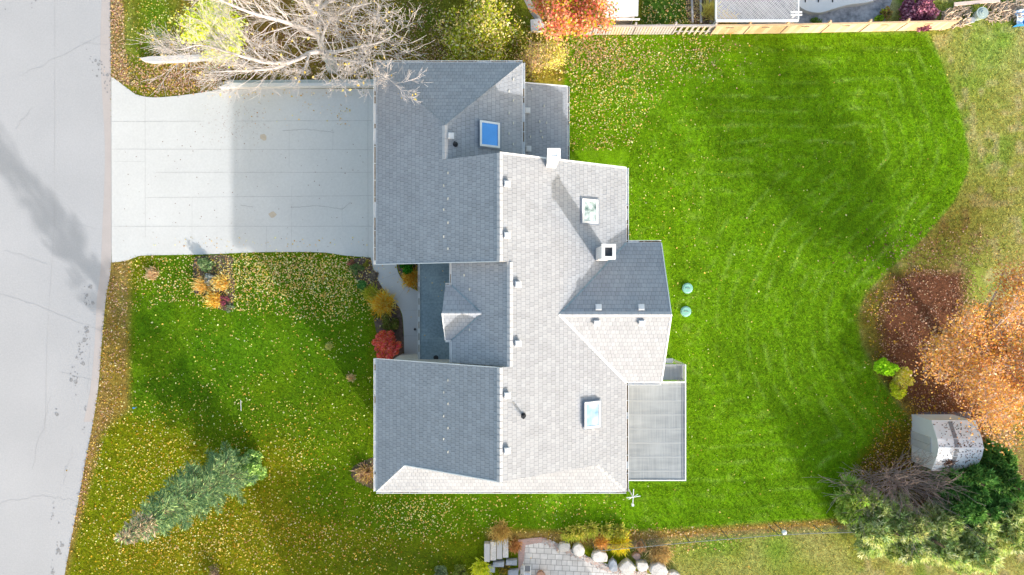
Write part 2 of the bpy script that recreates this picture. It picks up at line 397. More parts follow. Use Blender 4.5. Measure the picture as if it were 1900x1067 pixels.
fx = np.arange(-31.0, 31.01, 0.11); fy = np.arange(-18.0, 18.01, 0.11)
ex = np.array([31.5,32,32.5,33,34,35,36,38,40,50,70,120,300,900.])
gxs = np.concatenate([-ex[::-1], fx, ex]); gys = np.concatenate([-(ex[::-1]-13), fy, ex-13])
nx, ny = len(gxs), len(gys)
X, Y = np.meshgrid(gxs, gys)
Z = np.zeros_like(X)
col = turf(950+X/.03, 533.5-Y/.03)
me = bpy.data.meshes.new('lawn_ground')
me.vertices.add(nx*ny); me.vertices.foreach_set('co', np.stack([X, Y, Z], -1).ravel())
idx = np.arange(nx*ny).reshape(ny, nx)
q = np.stack([idx[:-1,:-1], idx[:-1,1:], idx[1:,1:], idx[1:,:-1]], -1).reshape(-1, 4)
me.loops.add(q.size); me.loops.foreach_set('vertex_index', q.ravel().astype(np.int32))
me.polygons.add(len(q)); me.polygons.foreach_set('loop_start', np.arange(0, q.size, 4, dtype=np.int32))
me.polygons.foreach_set('loop_total', np.full(len(q), 4, dtype=np.int32)); me.update(calc_edges=True)
ca = me.color_attributes.new('Col', 'FLOAT_COLOR', 'POINT')
cc = np.ones((nx*ny, 4)); cc[:, :3] = col.reshape(-1, 3); ca.data.foreach_set('color', cc.ravel())
me.materials.append(M_lawn)
lawn = bpy.data.objects.new('lawn_ground', me); COL.objects.link(lawn); tag(lawn, kind='structure')

def gpoly(pts): return [G(*p) for p in pts]
def smooth_poly(pts, n=4):
    out = []
    N = len(pts)
    for i in range(N-1):
        p0 = pts[max(i-1, 0)]; p1 = pts[i]; p2 = pts[i+1]; p3 = pts[min(i+2, N-1)]
        for k in range(n):
            t = k/n
            out.append(tuple(0.5*((2*p1[j])+(-p0[j]+p2[j])*t+(2*p0[j]-5*p1[j]+4*p2[j]-p3[j])*t*t+(-p0[j]+3*p1[j]-3*p2[j]+p3[j])*t**3) for j in (0, 1)))
    out.append(pts[-1]); return out
def strip(mb, pts, width, z, m=0):
    """ragged thin line laid on a surface (joint, crack)"""
    pts = [Vector((*p, 0)) for p in pts]
    for i in range(len(pts)-1):
        d = (pts[i+1]-pts[i]).normalized(); nn = Vector((-d.y, d.x, 0))*width/2; e = d*width*.3
        a = pts[i]-e; b = pts[i+1]+e
        mb.face([(p.x, p.y, z) for p in (a-nn, b-nn, b+nn, a+nn)], m)
def crack(p, q, n=10, amp=2.0, seed=0):
    r = random.Random(seed); out = []
    for i in range(n+1):
        t = i/n; out.append((p[0]+(q[0]-p[0])*t+r.uniform(-amp, amp)*(0 < i < n), p[1]+(q[1]-p[1])*t+r.uniform(-amp, amp)*(0 < i < n)))
    return [G(*a) for a in out]

# ------------------------------------------------------------------ road
def road_mat():
    m = noisy('pale_road_asphalt', (.385,.382,.388), .05, .22, .9, .3, 12, color2=(.44,.435,.44)); return m
M_road = road_mat()
M_roadpink = noisy('road_edge_dust', (.43,.385,.365), .06, 1.5, .95, .2, 30)
M_stain = noisy('oil_stain', (.24,.235,.235), .3, 8, .9, color2=(.36,.355,.355))
M_crackr = noisy('road_seam', (.375,.37,.373), .1, 4, .95)
edge = smooth_poly([(205,-500),(205,0),(206,140),(208,300),(207,480),(196,560),(188,650),(180,740),(160,850),(140,960),(120,1067),(60,1400)], 5)
road = MB()
road.face([(x, y, .012) for x, y in gpoly([(-8,1500),(60,1500)] + edge[::-1] + [(205,-700),(-8,-700)])], 0)
pk = [(p[0]-16-3*math.sin(p[1]/60), p[1]) for p in edge if p[1] < 800]
pk2 = [p for p in edge if p[1] < 800]
road.face([(x, y, .016) for x, y in gpoly(pk2[::-1] + pk)], 1)
for i, (a, b) in enumerate([((102,-10),(102,180)),((102,180),(101,420)),((101,420),(88,620)),((88,620),(84,800))]):
    strip(road, crack(a, b, 8, .4, i), .02, .018, 3)
for i, (a, b, am) in enumerate([((42,140),(200,60),4),((150,78),(205,85),1.5),((8,465),(90,490),3),((90,575),(185,612),3),((60,870),(95,735),3),((0,935),(80,918),3),((80,918),(150,932),3),
        ((118,900),(135,830),4),((110,690),(170,705),1),((168,640),(163,730),2),((30,240),(60,200),3),((120,410),(180,425),2),((0,545),(90,575),2)]):
    strip(road, crack(a, b, 9, am, 40+i), .012, .019, 3)
r = random.Random(4)
for cx, cy, n, sp in ((192,135,8,7),(198,155,14,8),(186,120,8,6),(164,555,20,14),(162,620,14,8),(150,655,24,16),(140,700,14,14),(104,770,4,5),(158,757,5,4),(110,1020,16,12),(97,1060,10,9),(100,950,8,14),(170,110,8,18),(20,5,4,10),(60,8,3,6),(155,800,4,4)):
    for _ in range(n):
        x, y = G(cx+r.gauss(0, sp*.45), cy+r.gauss(0, sp*.9)); R = r.uniform(.02, .06)*(2.2 if r.random() < .12 else 1)
        k = 7; ph = r.random()*6
        road.face([(x+R*r.uniform(.6, 1.1)*math.cos(ph+6.283*j/k), y+R*r.uniform(.6, 1.2)*math.sin(ph+6.283*j/k), .0195+r.random()*.002) for j in range(k)], 2)
ro = road.build('road', [M_road, M_roadpink, M_stain, M_crackr]); tag(ro, kind='structure')

# ------------------------------------------------------------------ driveway
dr = MB()
top = smooth_poly([(207,142),(222,153),(238,165),(255,176),(285,181),(330,178),(380,171),(416,165)], 5)
bot = smooth_poly([(690,478),(640,474),(590,468),(480,468),(380,472),(270,474),(250,478),(232,484),(208,487)], 5)
dpoly = top + [(700,165),(716,165),(716,478)] + bot
dr.prism(gpoly(dpoly), -.05, .03)
def jl(a, b, wd=.02, amp=.25, seed=1): strip(dr, crack(a, b, 12, amp, seed), wd, .034, 1)
for i, (a, b) in enumerate([((205,226),(380,225)),((440,225),(690,224)),((208,277),(690,278)),((290,320),(690,320)),((270,367),(690,363)),((208,420),(690,420)),
        ((270,181),(270,440)),((683,170),(683,477)),((537,228),(537,310)),((542,345),(541,465)),((618,238),(618,278)),((635,380),(635,420)),((357,366),(357,470)),((495,420),(495,468)),((212,300),(270,300))]):
    jl(a, b, .018 if i < 8 else .011, .3, i)
for i, (a, b) in enumerate([((525,243),(570,240)),((570,240),(620,246)),((540,385),(590,382)),((590,382),(636,388)),((447,381),(470,384)),((636,388),(650,376))]): jl(a, b, .028, .6, 70+i)
for _ in range(110):
    px = r.uniform(230, 680); py = r.uniform(240, 465); x, y = G(px, py); R = r.uniform(.015, .04)
    dr.face([(x+R*math.cos(1.26*j+px), y+R*math.sin(1.26*j+px), .0345) for j in range(5)], 2)
for _ in range(230):
    px = r.gauss(430, 34); py = r.gauss(222, 30)
    if py < 186 or px < 340: continue
    x, y = G(px, py); R = r.uniform(.015, .05); dr.face([(x+R*r.uniform(.5,1)*math.cos(1.05*j), y+R*r.uniform(.5,1)*math.sin(1.05*j), .0341+_*1e-6) for j in range(6)], 4)
for cx, cy, R in ((489,255,.25),(506,398,.25)):
    x, y = G(cx, cy); dr.face([(x+R*(.6+.4*r.random())*math.cos(.6*j), y+R*(.5+.4*r.random())*math.sin(.6*j), .0342) for j in range(10)], 3)
M_tan = noisy('rust_stain', (.52,.44,.34), .1, 6, .9)
M_spot = noisy('leaf_stain', (.30,.24,.21), .3, 6, .9)
do = dr.build('driveway', [M_conc, M_joint, M_spot, M_tan, noisy('tannin_stain', (.46,.40,.37), .1, 6, .9)]); tag(do, kind='structure')

# front path
pth = MB()
outer = smooth_poly([(688,478),(693,498),(703,522),(718,545),(735,562),(746,582),(749,610),(750,640),(751,690)], 5)
inner = smooth_poly([(790,690),(790,600),(790,545),(775,540),(755,528),(740,508),(735,485),(735,470)], 5)
pth.prism(gpoly(outer + [(790,690)] + inner[1:] + [(735,470)]), -.05, .045)
for a, b in (((706,519),(735,508)),((734,560),(755,530)),((748,576),(790,575)),((750,623),(790,623))): strip(pth, [G(*a), G(*b)], .02, .049, 1)
po = pth.build('front_path', [M_path, M_joint]); tag(po, kind='structure')

# planting beds (bare soil under the shrubs)
def bed(name, pts):
    b = MB(); p = gpoly(smooth_poly(pts+[pts[0]], 5)[:-1]); b.face([(x, y, .02) for x, y in p][::(1 if sum(p[i][0]*p[(i+1)%len(p)][1]-p[(i+1)%len(p)][0]*p[i][1] for i in range(len(p))) > 0 else -1)])
    o = b.build(name, M_mulch); tag(o, kind='structure'); return o
bed('soil_bed', [(655,480),(686,479),(692,500),(703,523),(718,547),(735,563),(745,584),(748,612),(749,660),(715,668),(695,600),(690,560),(672,530),(652,505)])
bed('soil_bed', [(736,480),(790,480),(790,543),(775,538),(756,527),(742,508)])
bed('soil_bed', [(362,476),(425,474),(432,500),(436,535),(430,572),(408,574),(385,556),(364,528),(358,500)])
bed('soil_bed', [(655,865),(700,850),(700,905),(672,898),(652,885)])
bed('soil_bed', [(1270,-20),(1322,-20),(1318,44),(1280,46)])

# ------------------------------------------------------------------ house
S = .613; ZE = 5.5; xW, xR, xE = -6.47, -.515, 5.44; ZR = ZE + S*(xE-xR)
def zw(x): return ZE + S*(x-xW)
def ze(x): return ZE + S*(xE-x)
house = empty('house', (0, 0, 0))
tag(house, 'large two-storey house with pale grey shingled hip and gable roofs', 'house')

def roof(name, polys, th=.16, material=M_roof, parent=house):
    """polys: [(points3d, downslope axis)] ; u along the eave, v up the slope. Boundary edges get a fascia."""
    mb = MB(); cnt = {}
    key = lambda p: (round(p[0], 3), round(p[1], 3), round(p[2], 3))
    for pts, ax in polys:
        pts = [Vector(p) for p in pts]
        nrm = Vector((0, 0, 0))
        for i in range(len(pts)): nrm += (pts[i]).cross(pts[(i+1) % len(pts)])
        if nrm.z < 0: pts = pts[::-1]
        k = math.sqrt(1+S*S)
        if ax == 'W': uv = [(p.y, p.x*k) for p in pts]
        elif ax == 'E': uv = [(p.y+.07, -p.x*k) for p in pts]
        elif ax == 'N': uv = [(p.x, -p.y*k) for p in pts]
        else: uv = [(p.x+.05, p.y*k) for p in pts]
        mb.face(pts, 0, uv)
        mb.face([p-Vector((0, 0, th)) for p in pts[::-1]], 1)
        for i in range(len(pts)):
            a, b = key(pts[i]), key(pts[(i+1) % len(pts)]); cnt[(a, b)] = 1
    for (a, b) in list(cnt):
        if (b, a) not in cnt:
            mb.face([(b[0],b[1],b[2]), (a[0],a[1],a[2]), (a[0],a[1],a[2]-th), (b[0],b[1],b[2]-th)], 1)
    return mb.build(name, [material, M_white], parent)

yN, yM1, yM0, yG, yS = 5.70, 1.10, -3.38, -8.22, -9.72
xm = -.09; zm = ze(xm); xme = -2.72; zme = zm - S*(xm-xme)
wx1 = .50; wc = (xW+wx1)/2; wh = (wx1-xW)/2; wz = ZE+S*wh; wy = 10.71; wyh = wy-wh
sk = yG-yS; hz = ZE+S*sk
roof('main_roof', [
    ([(xW,yM1,ZE),(xR,yM1,ZR),(xR,yN,ZR),(wc,yN,zw(wc)),(wc,wyh,wz),(xW,wy,ZE)], 'W'),
    ([(xW,yS,ZE),(xW+sk,yG,hz),(xR,yG,ZR),(xR,yM0,ZR),(xW,yM0,ZE)], 'W'),
    ([(xE,yS,ZE),(xE,yN,ZE),(xR,yN,ZR),(xR,yM1,ZR),(xm,yM1,zm),(xm,yM0,zm),(xR,yM0,ZR),(xR,yG,ZR),(xE-sk,yG,hz)], 'E'),
])
roof('skirt_roof', [([(xW,yS-.002,ZE-.004),(xE,yS-.002,ZE-.004),(xE-sk-.25,yG+.25,hz+.153-.004),(xW+sk+.25,yG+.25,hz+.153-.004)], 'S')])
roof('garage_roof', [([(xW,wy+.002,ZE-.004),(wc,wyh,wz-.004),(wx1,wy+.002,ZE-.004)], 'N'),
                   ([(wx1,wy+.002,ZE-.004),(wc,wyh,wz-.004),(wc,5.4,wz-.004),(wx1,5.4,ZE-.004)], 'E')])
roof('entry_roof', [([(xme,yM0+.004,zme),(xm,yM0+.004,zm-.003),(xm,yM1-.004,zm-.003),(xme,yM1-.004,zme)], 'W')])
# gable dormer over the entry
dy, dh, dr_ = -1.13, 1.24, .86; dz = zme+dr_; dxa = xme+dr_/S; dxf = -3.06
roof('dormer_roof', [([(dxf+.06,dy+dh,zme),(xme,dy+dh,zme),(dxa,dy,dz),(dxf,dy,dz)], 'N'),
                   ([(dxf+.06,dy-dh,zme),(dxf,dy,dz),(dxa,dy,dz),(xme,dy-dh,zme)], 'S')], th=.12)
# cross gable towards the back garden
cy, ch = -1.2, 3.33; cz = ZE+S*ch; cxf = 7.11
roof('rear_gable_roof', [([(xE-ch,cy,cz),(xE,cy+ch,ZE),(cxf,cy+ch,ZE),(cxf,cy,cz)], 'N'),
                        ([(xE-ch,cy,cz),(cxf,cy,cz),(cxf,cy-ch,ZE),(xE,cy-ch,ZE)], 'S')])
# single-storey lean-to
roof('lean_to_roof', [([(2.80,10.17,3.5),(.0,10.17,4.3),(.0,5.3,4.3),(2.80,5.3,3.5)], 'E')])

wl_ = MB()
zr_ = ZR-.2
def gab(u0, u1, uc, z1, zc): return [(u0,0),(u1,0),(u1,z1),(uc,zc),(u0,z1)]
wl_.extr([(-6.1,0),(5.08,0),(5.08,5.5),(xR,zr_),(-6.1,5.5)], 'y', yM1+.3, yN-.3)
wl_.extr([(-6.1,0),(5.08,0),(5.08,5.5),(xR,zr_),(-6.1,5.5)], 'y', yG+.25, yM0-.3)
wl_.extr([(-2.35,0),(5.08,0),(5.08,5.5),(xm,zm-.2),(-2.35,zme)], 'y', yM0-.298, yM1+.298)
wl_.box(-6.1, 5.08, yS+.38, yG+.248, 0, 5.42)
wl_.box(-6.1, .12, yN-.298, wy-.36, 0, 5.42)
wl_.extr([(wy-.36,5.42),(5.45,5.42),(5.45,wz-.25),(wyh,wz-.25)], 'x', wc-.3, wc+.3)
wl_.box(.122, 2.5, yN-.296, 9.85, 0, 3.38)
wl_.extr([(cy-ch+.35,0),(cy+ch-.35,0),(cy+ch-.35,5.5),(cy,cz-.2),(cy-ch+.35,5.5)], 'x', 5.082, cxf-.3)
wl_.extr([(dy-dh+.2,zme-1.0),(dy+dh-.2,zme-1.0),(dy+dh-.2,zme),(dy,dz-.15),(dy-dh+.2,zme)], 'x', dxf+.12, -2.0)
wl_.build('wall', M_siding, house)

# ridge and hip caps
def cap(pts, wdt=.13, up=.03, name='ridge_cap', m=M_cap):
    mb = MB(); pts = [Vector(p) for p in pts]
    for i in range(len(pts)-1):
        a, b = pts[i], pts[i+1]; n = max(2, int((b-a).length/.28)); d = (b-a).normalized(); side = Vector((-d.y, d.x, 0)).normalized()*wdt
        for k in range(n):
            p = a+(b-a)*(k/n); q = a+(b-a)*((k+.96)/n); lift = Vector((0, 0, up)); l2 = Vector((0, 0, up+.018)); dn = Vector((0, 0, -wdt*S*.9+up))
            mb.face([p-side+dn, q-side+dn+Vector((0,0,.015)), q+l2, p+lift]); mb.face([p+lift, q+l2, q+side+dn+Vector((0,0,.015)), p+side+dn])
            mb.face([q-side+dn-Vector((0,0,.02)), q+side+dn-Vector((0,0,.02)), q+l2])
    return mb.build(name, m, house)
cap([(xR,yM1,ZR),(xR,yN,ZR)]); cap([(xR,yG,ZR),(xR,yM0,ZR)]); cap([(xm,yM0,zm),(xm,yM1,zm)])
cap([(xE-ch,cy,cz),(cxf,cy,cz)]); cap([(dxf,dy,dz),(dxa,dy,dz)], .08)
cap([(wc,5.7,wz),(wc,wyh,wz)]); 
cap([(wc,wyh,wz),(wx1,wy,ZE)], .09, .0, 'hip_cap', M_roof); cap([(wc,wyh,wz),(xW,wy,ZE)], .09, .0, 'hip_cap', M_roof)
cap([(xE,yS,ZE),(xE-sk,yG,hz)], .08, .0, 'hip_cap'); cap([(xW,yS,ZE),(xW+sk,yG,hz)], .08, .0, 'hip_cap')
# valley flashing
def flash(a, b, wd=.05, name='valley_flashing', m=None):
    mb = MB(); a = Vector(a); b = Vector(b); d = (b-a).normalized(); s = Vector((-d.y, d.x, 0)).normalized()*wd
    u = Vector((0, 0, .035)); mb.face([a-s+u, b-s+u, b+s+u, a+s+u]); mb.face([a-s, a+s, b+s, b-s]); 
    mb.face([a-s,b-s,b-s+u,a-s+u]); mb.face([a+s+u,b+s+u,b+s,a+s])
    return mb.build(name, m or M_white, house)
flash((xE-ch,cy,cz),(xE,cy-ch,ZE), .05); flash((xE-ch,cy,cz),(xE,cy+ch,ZE), .035, m=M_porch)
flash((dxa,dy,dz),(xme,dy+dh,zme), .025, m=M_porch); flash((dxa,dy,dz),(xme,dy-dh,zme), .025, m=M_porch)

# gutters: trough with lips and leaf debris
def gutter(a, b, side, z, deb=.5, wd=.12, seed=0):
    """a,b plan end points on the eave; side = outward unit vector"""
    mb = MB(); a = Vector((*a, 0)); b = Vector((*b, 0)); s = Vector((*side, 0)); d = (b-a).normalized()
    def bar(o0, o1, z0, z1, m, t0=0.0, t1=1.0):
        A = a+(b-a)*t0; B = a+(b-a)*t1
        poly = [A+s*o0, B+s*o0, B+s*o1, A+s*o1]; mb.prism([(p.x, p.y) for p in poly], z+z0, z+z1, m)
    bar(.002, wd, -.14, -.11, 0); bar(wd-.022, wd, -.112, -.01, 0); bar(.002, .02, -.112, -.012, 0)
    rr = random.Random(seed); L = (b-a).length; t = 0
    while t < 1:
        dl = rr.uniform(.1, .8)/L
        if rr.random() < deb: bar(.022, wd-.024, -.108, -.04-rr.random()*.03, 1, t, min(1, t+dl))
        t += dl
    n = int(L/.75)
    for k in range(1, n): bar(.002, wd, -.02, .004, 0, k/n, k/n+.02/L)
    return mb.build('gutter', [M_white, M_debris], house)
gutter((xW,yM1),(xW,wy),(-1,0),ZE,.8,seed=1); gutter((xW,yS),(xW,yM0),(-1,0),ZE,.25,seed=2)
gutter((xW,wy),(wx1,wy),(0,1),ZE,.6,.10,seed=3); gutter((wx1,5.75),(wx1,wy),(1,0),ZE,.6,seed=4)
gutter((xE,yN),(xE,cy+ch),(1,0),ZE,.7,seed=5); gutter((xE,cy+ch),(cxf,cy+ch),(0,1),ZE,.6,seed=6)
gutter((xE,yS),(xE,cy-ch),(1,0),ZE,.8,seed=7); gutter((xE,cy-ch),(cxf,cy-ch),(0,-1),ZE,.1,seed=8)
gutter((xW,yS),(xE,yS),(0,-1),ZE,.1,.09,seed=9); gutter((xme,yM1),(xme,dy+dh),(-1,0),zme,.3,.09,seed=10)
gutter((xme,dy-dh),(xme,yM0),(-1,0),zme,.4,.09,seed=11); gutter((2.80,5.8),(2.80,10.17),(1,0),3.5,.6,.1,seed=12)
gutter((dxf+.06,dy+dh),(xme,dy+dh),(0,1),zme,.9,.09,seed=13); gutter((dxf+.06,dy-dh),(xme,dy-dh),(0,-1),zme,.6,.09,seed=14)
# rake trims
def rake(a, b, wd=.035, name='rake_trim'):
    mb = MB(); a = Vector(a); b = Vector(b); d = (b-a).normalized(); s = Vector((-d.y, d.x, 0)).normalized()*wd
    for t0 in (1,):
        mb.face([a-s+Vector((0,0,.03)), b-s+Vector((0,0,.03)), b+s+Vector((0,0,.03)), a+s+Vector((0,0,.03))])
        mb.face([a-s, a-s+Vector((0,0,.03)), a+s+Vector((0,0,.03)), a+s]); mb.face([b-s, b+s, b+s+Vector((0,0,.03)), b-s+Vector((0,0,.03))])
        mb.face([a-s, b-s, b-s+Vector((0,0,.03)), a-s+Vector((0,0,.03))]); mb.face([a+s, a+s+Vector((0,0,.03)), b+s+Vector((0,0,.03)), b+s])
    return mb.build(name, M_white, house)
rake((xE,yN,ZE),(xR,yN,ZR)); rake((cxf,cy,cz),(cxf,cy-ch,ZE)); rake((cxf,cy,cz),(cxf,cy+ch,ZE),.02)
rake((xW+sk,yG,hz),(xR,yG,ZR),.02); rake((dxf,dy,dz),(dxf+.06,dy-dh,zme),.02)
rake((.0,10.17,4.3),(2.8,10.17,3.5),.025); rake((xW,yM0,ZE),(xR,yM0,ZR),.015); rake((xW,yM1,ZE),(xR,yM1,ZR),.015)
for x0, x1 in ((-1.75,-1.05),(-.35,.35)):
    zz = ZE+S*(yG-.10-yS)+.0; MB().box(x0, x1, yG-.17, yG-.02, zz-.05, zz+.10).build('gable_trim_board', M_white, house)

# porch flat roof with its edge gutter, posts
pr = MB(); pr.box(-4.72, -2.36, -5.8, 1.5, 2.85, 3.0)
M_seam = noisy('seam_grey', (.3,.37,.4), .1, 3, .6)
porch = pr.build('porch_roof', M_porch, house)
mb = MB()
for i, y in enumerate((-2.6,-.75,.55,-3.9)): MB().box(-4.7, -2.37, y-.012, y+.012, 3.001, 3.012).build('membrane_seam', M_seam, porch)
mb = MB(); mb.tube([(-3.9,-3.6,3.0),(-3.9,-3.6,3.02)], .13, 10).tube([(-3.9,-3.6,3.02),(-3.9,-3.6,3.06)], .07, 8); mb.build('roof_drain', M_black, porch)
mb = MB(); mb.box(-4.82,-4.80,-5.8,1.5,2.86,3.03).box(-4.74,-4.72,-5.8,1.5,2.86,3.06).box(-4.80,-4.74,-5.8,1.5,2.86,2.9)
for k in range(9): mb.box(-4.81,-4.73,-4+k*.62,-3.98+k*.62,3.0,3.045)
for k in range(7): mb.box(-4.80,-4.742,-3.3+k*.6,-3.3+k*.6+.35,2.901,2.95, 1)
mb.build('porch_gutter', [M_white, M_debris], house)
for y in (.5, -2.9): MB().box(-4.65, -4.5, y-.08, y+.08, 0, 2.85).build('porch_post', M_white, house)
mb = MB(); mb.face([(-2.34,-2.2,0.02),(-2.34,-2.2,2.1),(-2.34,-1.2,2.1),(-2.34,-1.2,.02)]); mb.box(-2.40,-2.345,-2.2,-1.2,.05,2.1)
fd = mb.build('front_door', noisy('dark_red_door', (.2,.05,.04), .1, 3, .4), house)
MB().tube([(-2.42,-1.3,1.0),(-2.46,-1.3,1.0)], .03, 8).build('handle', M_wirem, fd)

# patio cover at the back: ribbed translucent panels in a white frame
def streaky(name, c1, c2, sc, rough=.35):
    m = mat(name, c1, rough); nt = m.node_tree; N = nt.nodes; L = nt.links
    tc = N.new('ShaderNodeTexCoord'); f = None
    for s3 in sc:
        mp = N.new('ShaderNodeMapping'); mp.inputs['Scale'].default_value = s3; L.new(tc.outputs['Object'], mp.inputs['Vector'])
        nz = N.new('ShaderNodeTexNoise'); nz.inputs['Scale'].default_value = 1; nz.inputs['Detail'].default_value = 4; L.new(mp.outputs[0], nz.inputs['Vector'])
        if f is None: f = nz.outputs['Fac']
        else:
            a = N.new('ShaderNodeMath'); a.operation = 'ADD'; L.new(f, a.inputs[0]); L.new(nz.outputs['Fac'], a.inputs[1]); f = a.outputs[0]
    mr = N.new('ShaderNodeMapRange'); mr.inputs['From Min'].default_value = .32*len(sc); mr.inputs['From Max'].default_value = .68*len(sc); L.new(f, mr.inputs['Value'])
    mx = N.new('ShaderNodeMix'); mx.data_type = 'RGBA'; mx.inputs[6].default_value = (*c1, 1); mx.inputs[7].default_value = (*c2, 1)
    L.new(mr.outputs[0], mx.inputs[0]); L.new(mx.outputs[2], N['Principled BSDF'].inputs['Base Color']); return m
M_poly = noisy('grey_polycarbonate', (.27,.295,.305), .12, .7, .3, color2=(.36,.385,.395))
M_poly = streaky('ribbed_polycarbonate', (.20,.22,.23), (.42,.445,.455), [(14,.5,1), (.7,3.2,1), (.5,.5,1)])
px0, px1, py0, py1, pz = 5.52, 8.93, -9.92, -4.86, 2.95
pc = MB(); pc.box(px0, px1-.06, py0+.05, py1-.02, pz-.03, pz)
pcv = pc.build('patio_cover', M_poly, house)
mb = MB()
for k in range(7):
    y = py0+.5+k*.72; mb.box(px0, px1-.06, y-.025, y+.025, pz+.001, pz+.006)
mb.build('panel_rib', noisy('pale_rib', (.40,.42,.43), .05, 3, .4), pcv)
mb = MB(); mb.box(px1-.06, px1, py0, -3.95, pz-.1, pz+.05).box(px0-.02, px1-.06, py0, py0+.05, pz-.1, pz+.04).box(px0, px1-.061, py1-.02, py1+.05, pz-.1, pz+.12)
mb.box(px0-.1, px0-.001, py0, py1, pz-.05, pz+.07)
mb.build('cover_frame', M_white, pcv)
mb = MB()
mb.box(px1-.21, px1-.17, py0+.1, py1-.05, pz+.001, pz+.018); mb.build('edge_bead', mat('dark_grey_bead', (.22,.23,.25), .6), pcv)  # dark grey strip just inside the cover's outer edge
mb = MB(); mb.box(6.9, px1-.062, -4.78, -4.0, pz-.25, pz-.2).box(6.9, px1-.061, -4.0, -3.94, pz-.25, pz+.05)
mb.build('lower_roof_panel', M_poly, house)
MB().box(6.7, 8.35, -3.92, -3.68, 2.5, 2.62).build('step_canopy', M_white, house)
for x, y in ((8.85,-9.85),(8.85,-7.4),(8.85,-4.9),(8.85,-4.0)): MB().box(x-.06, x+.06, y-.06, y+.06, 0, 2.85).build('cover_post', M_white, house)

# skylights
def slope_frame(x, side='E'):
    return ze(x) if side == 'E' else zw(x)
def skylight(x0, x1, y0, y1, zf, gmat, h=.20):
    """zf(x): roof height"""
    e = empty('skylight', ((x0+x1)/2, (y0+y1)/2, zf((x0+x1)/2))); e.parent = house
    inv = -Vector(e.location)
    def P3(x, y, up): return Vector((x, y, zf(x)+up))+inv
    mb = MB(); t = .09
    def bar(xa, xb, ya, yb, u0, u1):
        lo = [P3(xa,ya,u0),P3(xb,ya,u0),P3(xb,yb,u0),P3(xa,yb,u0)]; hi = [P3(xa,ya,u1),P3(xb,ya,u1),P3(xb,yb,u1),P3(xa,yb,u1)]
        mb.face(hi); mb.face(lo[::-1])
        for i in range(4): mb.face([lo[i], lo[(i+1)%4], hi[(i+1)%4], hi[i]])
    bar(x0, x1, y0, y0+t, -.05, h); bar(x0, x1, y1-t, y1, -.05, h); bar(x0, x0+t, y0+t, y1-t, -.05, h); bar(x1-t, x1, y0+t, y1-t, -.05, h)
    mb.build('frame', M_white, e)
    mb = MB(); mb.face([P3(x0+t,y0+t,h-.03),P3(x1-t,y0+t,h-.03),P3(x1-t,y1-t,h-.03),P3(x0+t,y1-t,h-.03)]); mb.build('pane', gmat, e)
    mb = MB(); o = .07; bar2 = mb
    for xa, xb, ya, yb in ((x0-o,x0-.001,y0-o,y1+o),(x0,x1,y1+.001,y1+o),(x0,x1+o,y0-o,y0-.001),(x1+.001,x1+o,y0,y1+o)):
        hi = [P3(xa,ya,.05),P3(xb,ya,.05),P3(xb,yb,.05),P3(xa,yb,.05)]; mb.face(hi)
    mb.build('flashing', noisy('grey_flashing', (.22,.25,.30), .1, 3, .5), e)
    return e
skylight(-1.46, -.56, 6.46, 7.63, lambda x: ZE+S*(wx1-x), glass('painted_sky_reflection_glass', (.10,.33,.72), .08, .35), .22)  # blue of the reflected sky is put into the pane colour
def tree_glass():
    m = glass('clear_skylight_glass', (.75,.85,.88), .04, .9); return m
skylight(3.20, 3.98, 2.95, 4.05, ze, noisy('painted_tree_reflection_glass', (.06,.22,.17), .6, 1.6, .08, scale2=5, color2=(.85,.92,.9), metal=.3), .10)  # tree reflection painted as green and white mottling
skylight(3.30, 4.08, -6.42, -5.22, ze, noisy('painted_cloud_reflection_glass', (.22,.42,.62), .3, 1.0, .08, scale2=2, color2=(.52,.68,.78), metal=.2), .24)  # reflected cloud and sky painted into the pane colour

# vents, pipes, guards
def vent(x, y, z, nrm=(0, 0)):
    e = MB(); h = .12
    e.box(-.12, .12, -.12, .12, -.12, h*.5).prism([(-.14,-.14),(.14,-.14),(.14,.14),(-.14,.14)], h*.55, h*.9)
    e.prism([(-.11,-.11),(.11,-.11),(.11,.11),(-.11,.11)], h*.9, h*1.15)
    o = e.build('roof_vent', M_offw, house); o.location = (x, y, z+.05); o.rotation_euler = (nrm[1], nrm[0], 0); return o
def on(px, py, zf, ax):
    z = 7.0
    for _ in range(12):
        p = P(px, py, z); z = zf(p.x, p.y)
    return P(px, py, z)
fE = lambda x, y: ze(x); fW = lambda x, y: zw(x)
fC_N = lambda x, y: ZE+S*(cy+ch-y); fC_S = lambda x, y: ZE+S*(y-(cy-ch)); fWE = lambda x, y: ZE+S*(wx1-x)
fL = lambda x, y: 3.5+(2.8-x)*.2857
for px, py in ((937,342),(937,437),(957,528),(957,637),(937,733),(937,835)): p = on(px+3, py, fE, 0); vent(p.x, p.y, p.z, (.35, 0))
for px, py in ((1110,571),(1189,571)): p = on(px, py, fC_N, 0); vent(p.x, p.y, p.z, (0, -.35))
for px, py in ((1107,598),(1190,598)): p = on(px, py, fC_S, 0); vent(p.x, p.y, p.z, (0, .35))
p = on(836,253,fWE,0); vent(p.x, p.y, p.z, (.35, 0))
for px, py in ((978,206),(980,277)): p = on(px, py, fL, 0); vent(p.x, p.y, p.z, (.2, 0))
for (px, py), f_, hh in (((845,268),fWE,.45),((971,771),fE,.55)):
    p = on(px, py, f_, 0); mb = MB(); mb.tube([(0,0,-.1),(0,0,hh)], .055, 10).tube([(0,0,-.1),(0,0,.06)], .12, 10)
    o = mb.build('vent_pipe', M_black, house); o.location = p
M_guard = noisy('pale_snow_guard', (.62,.60,.52), .2, 6, .6)
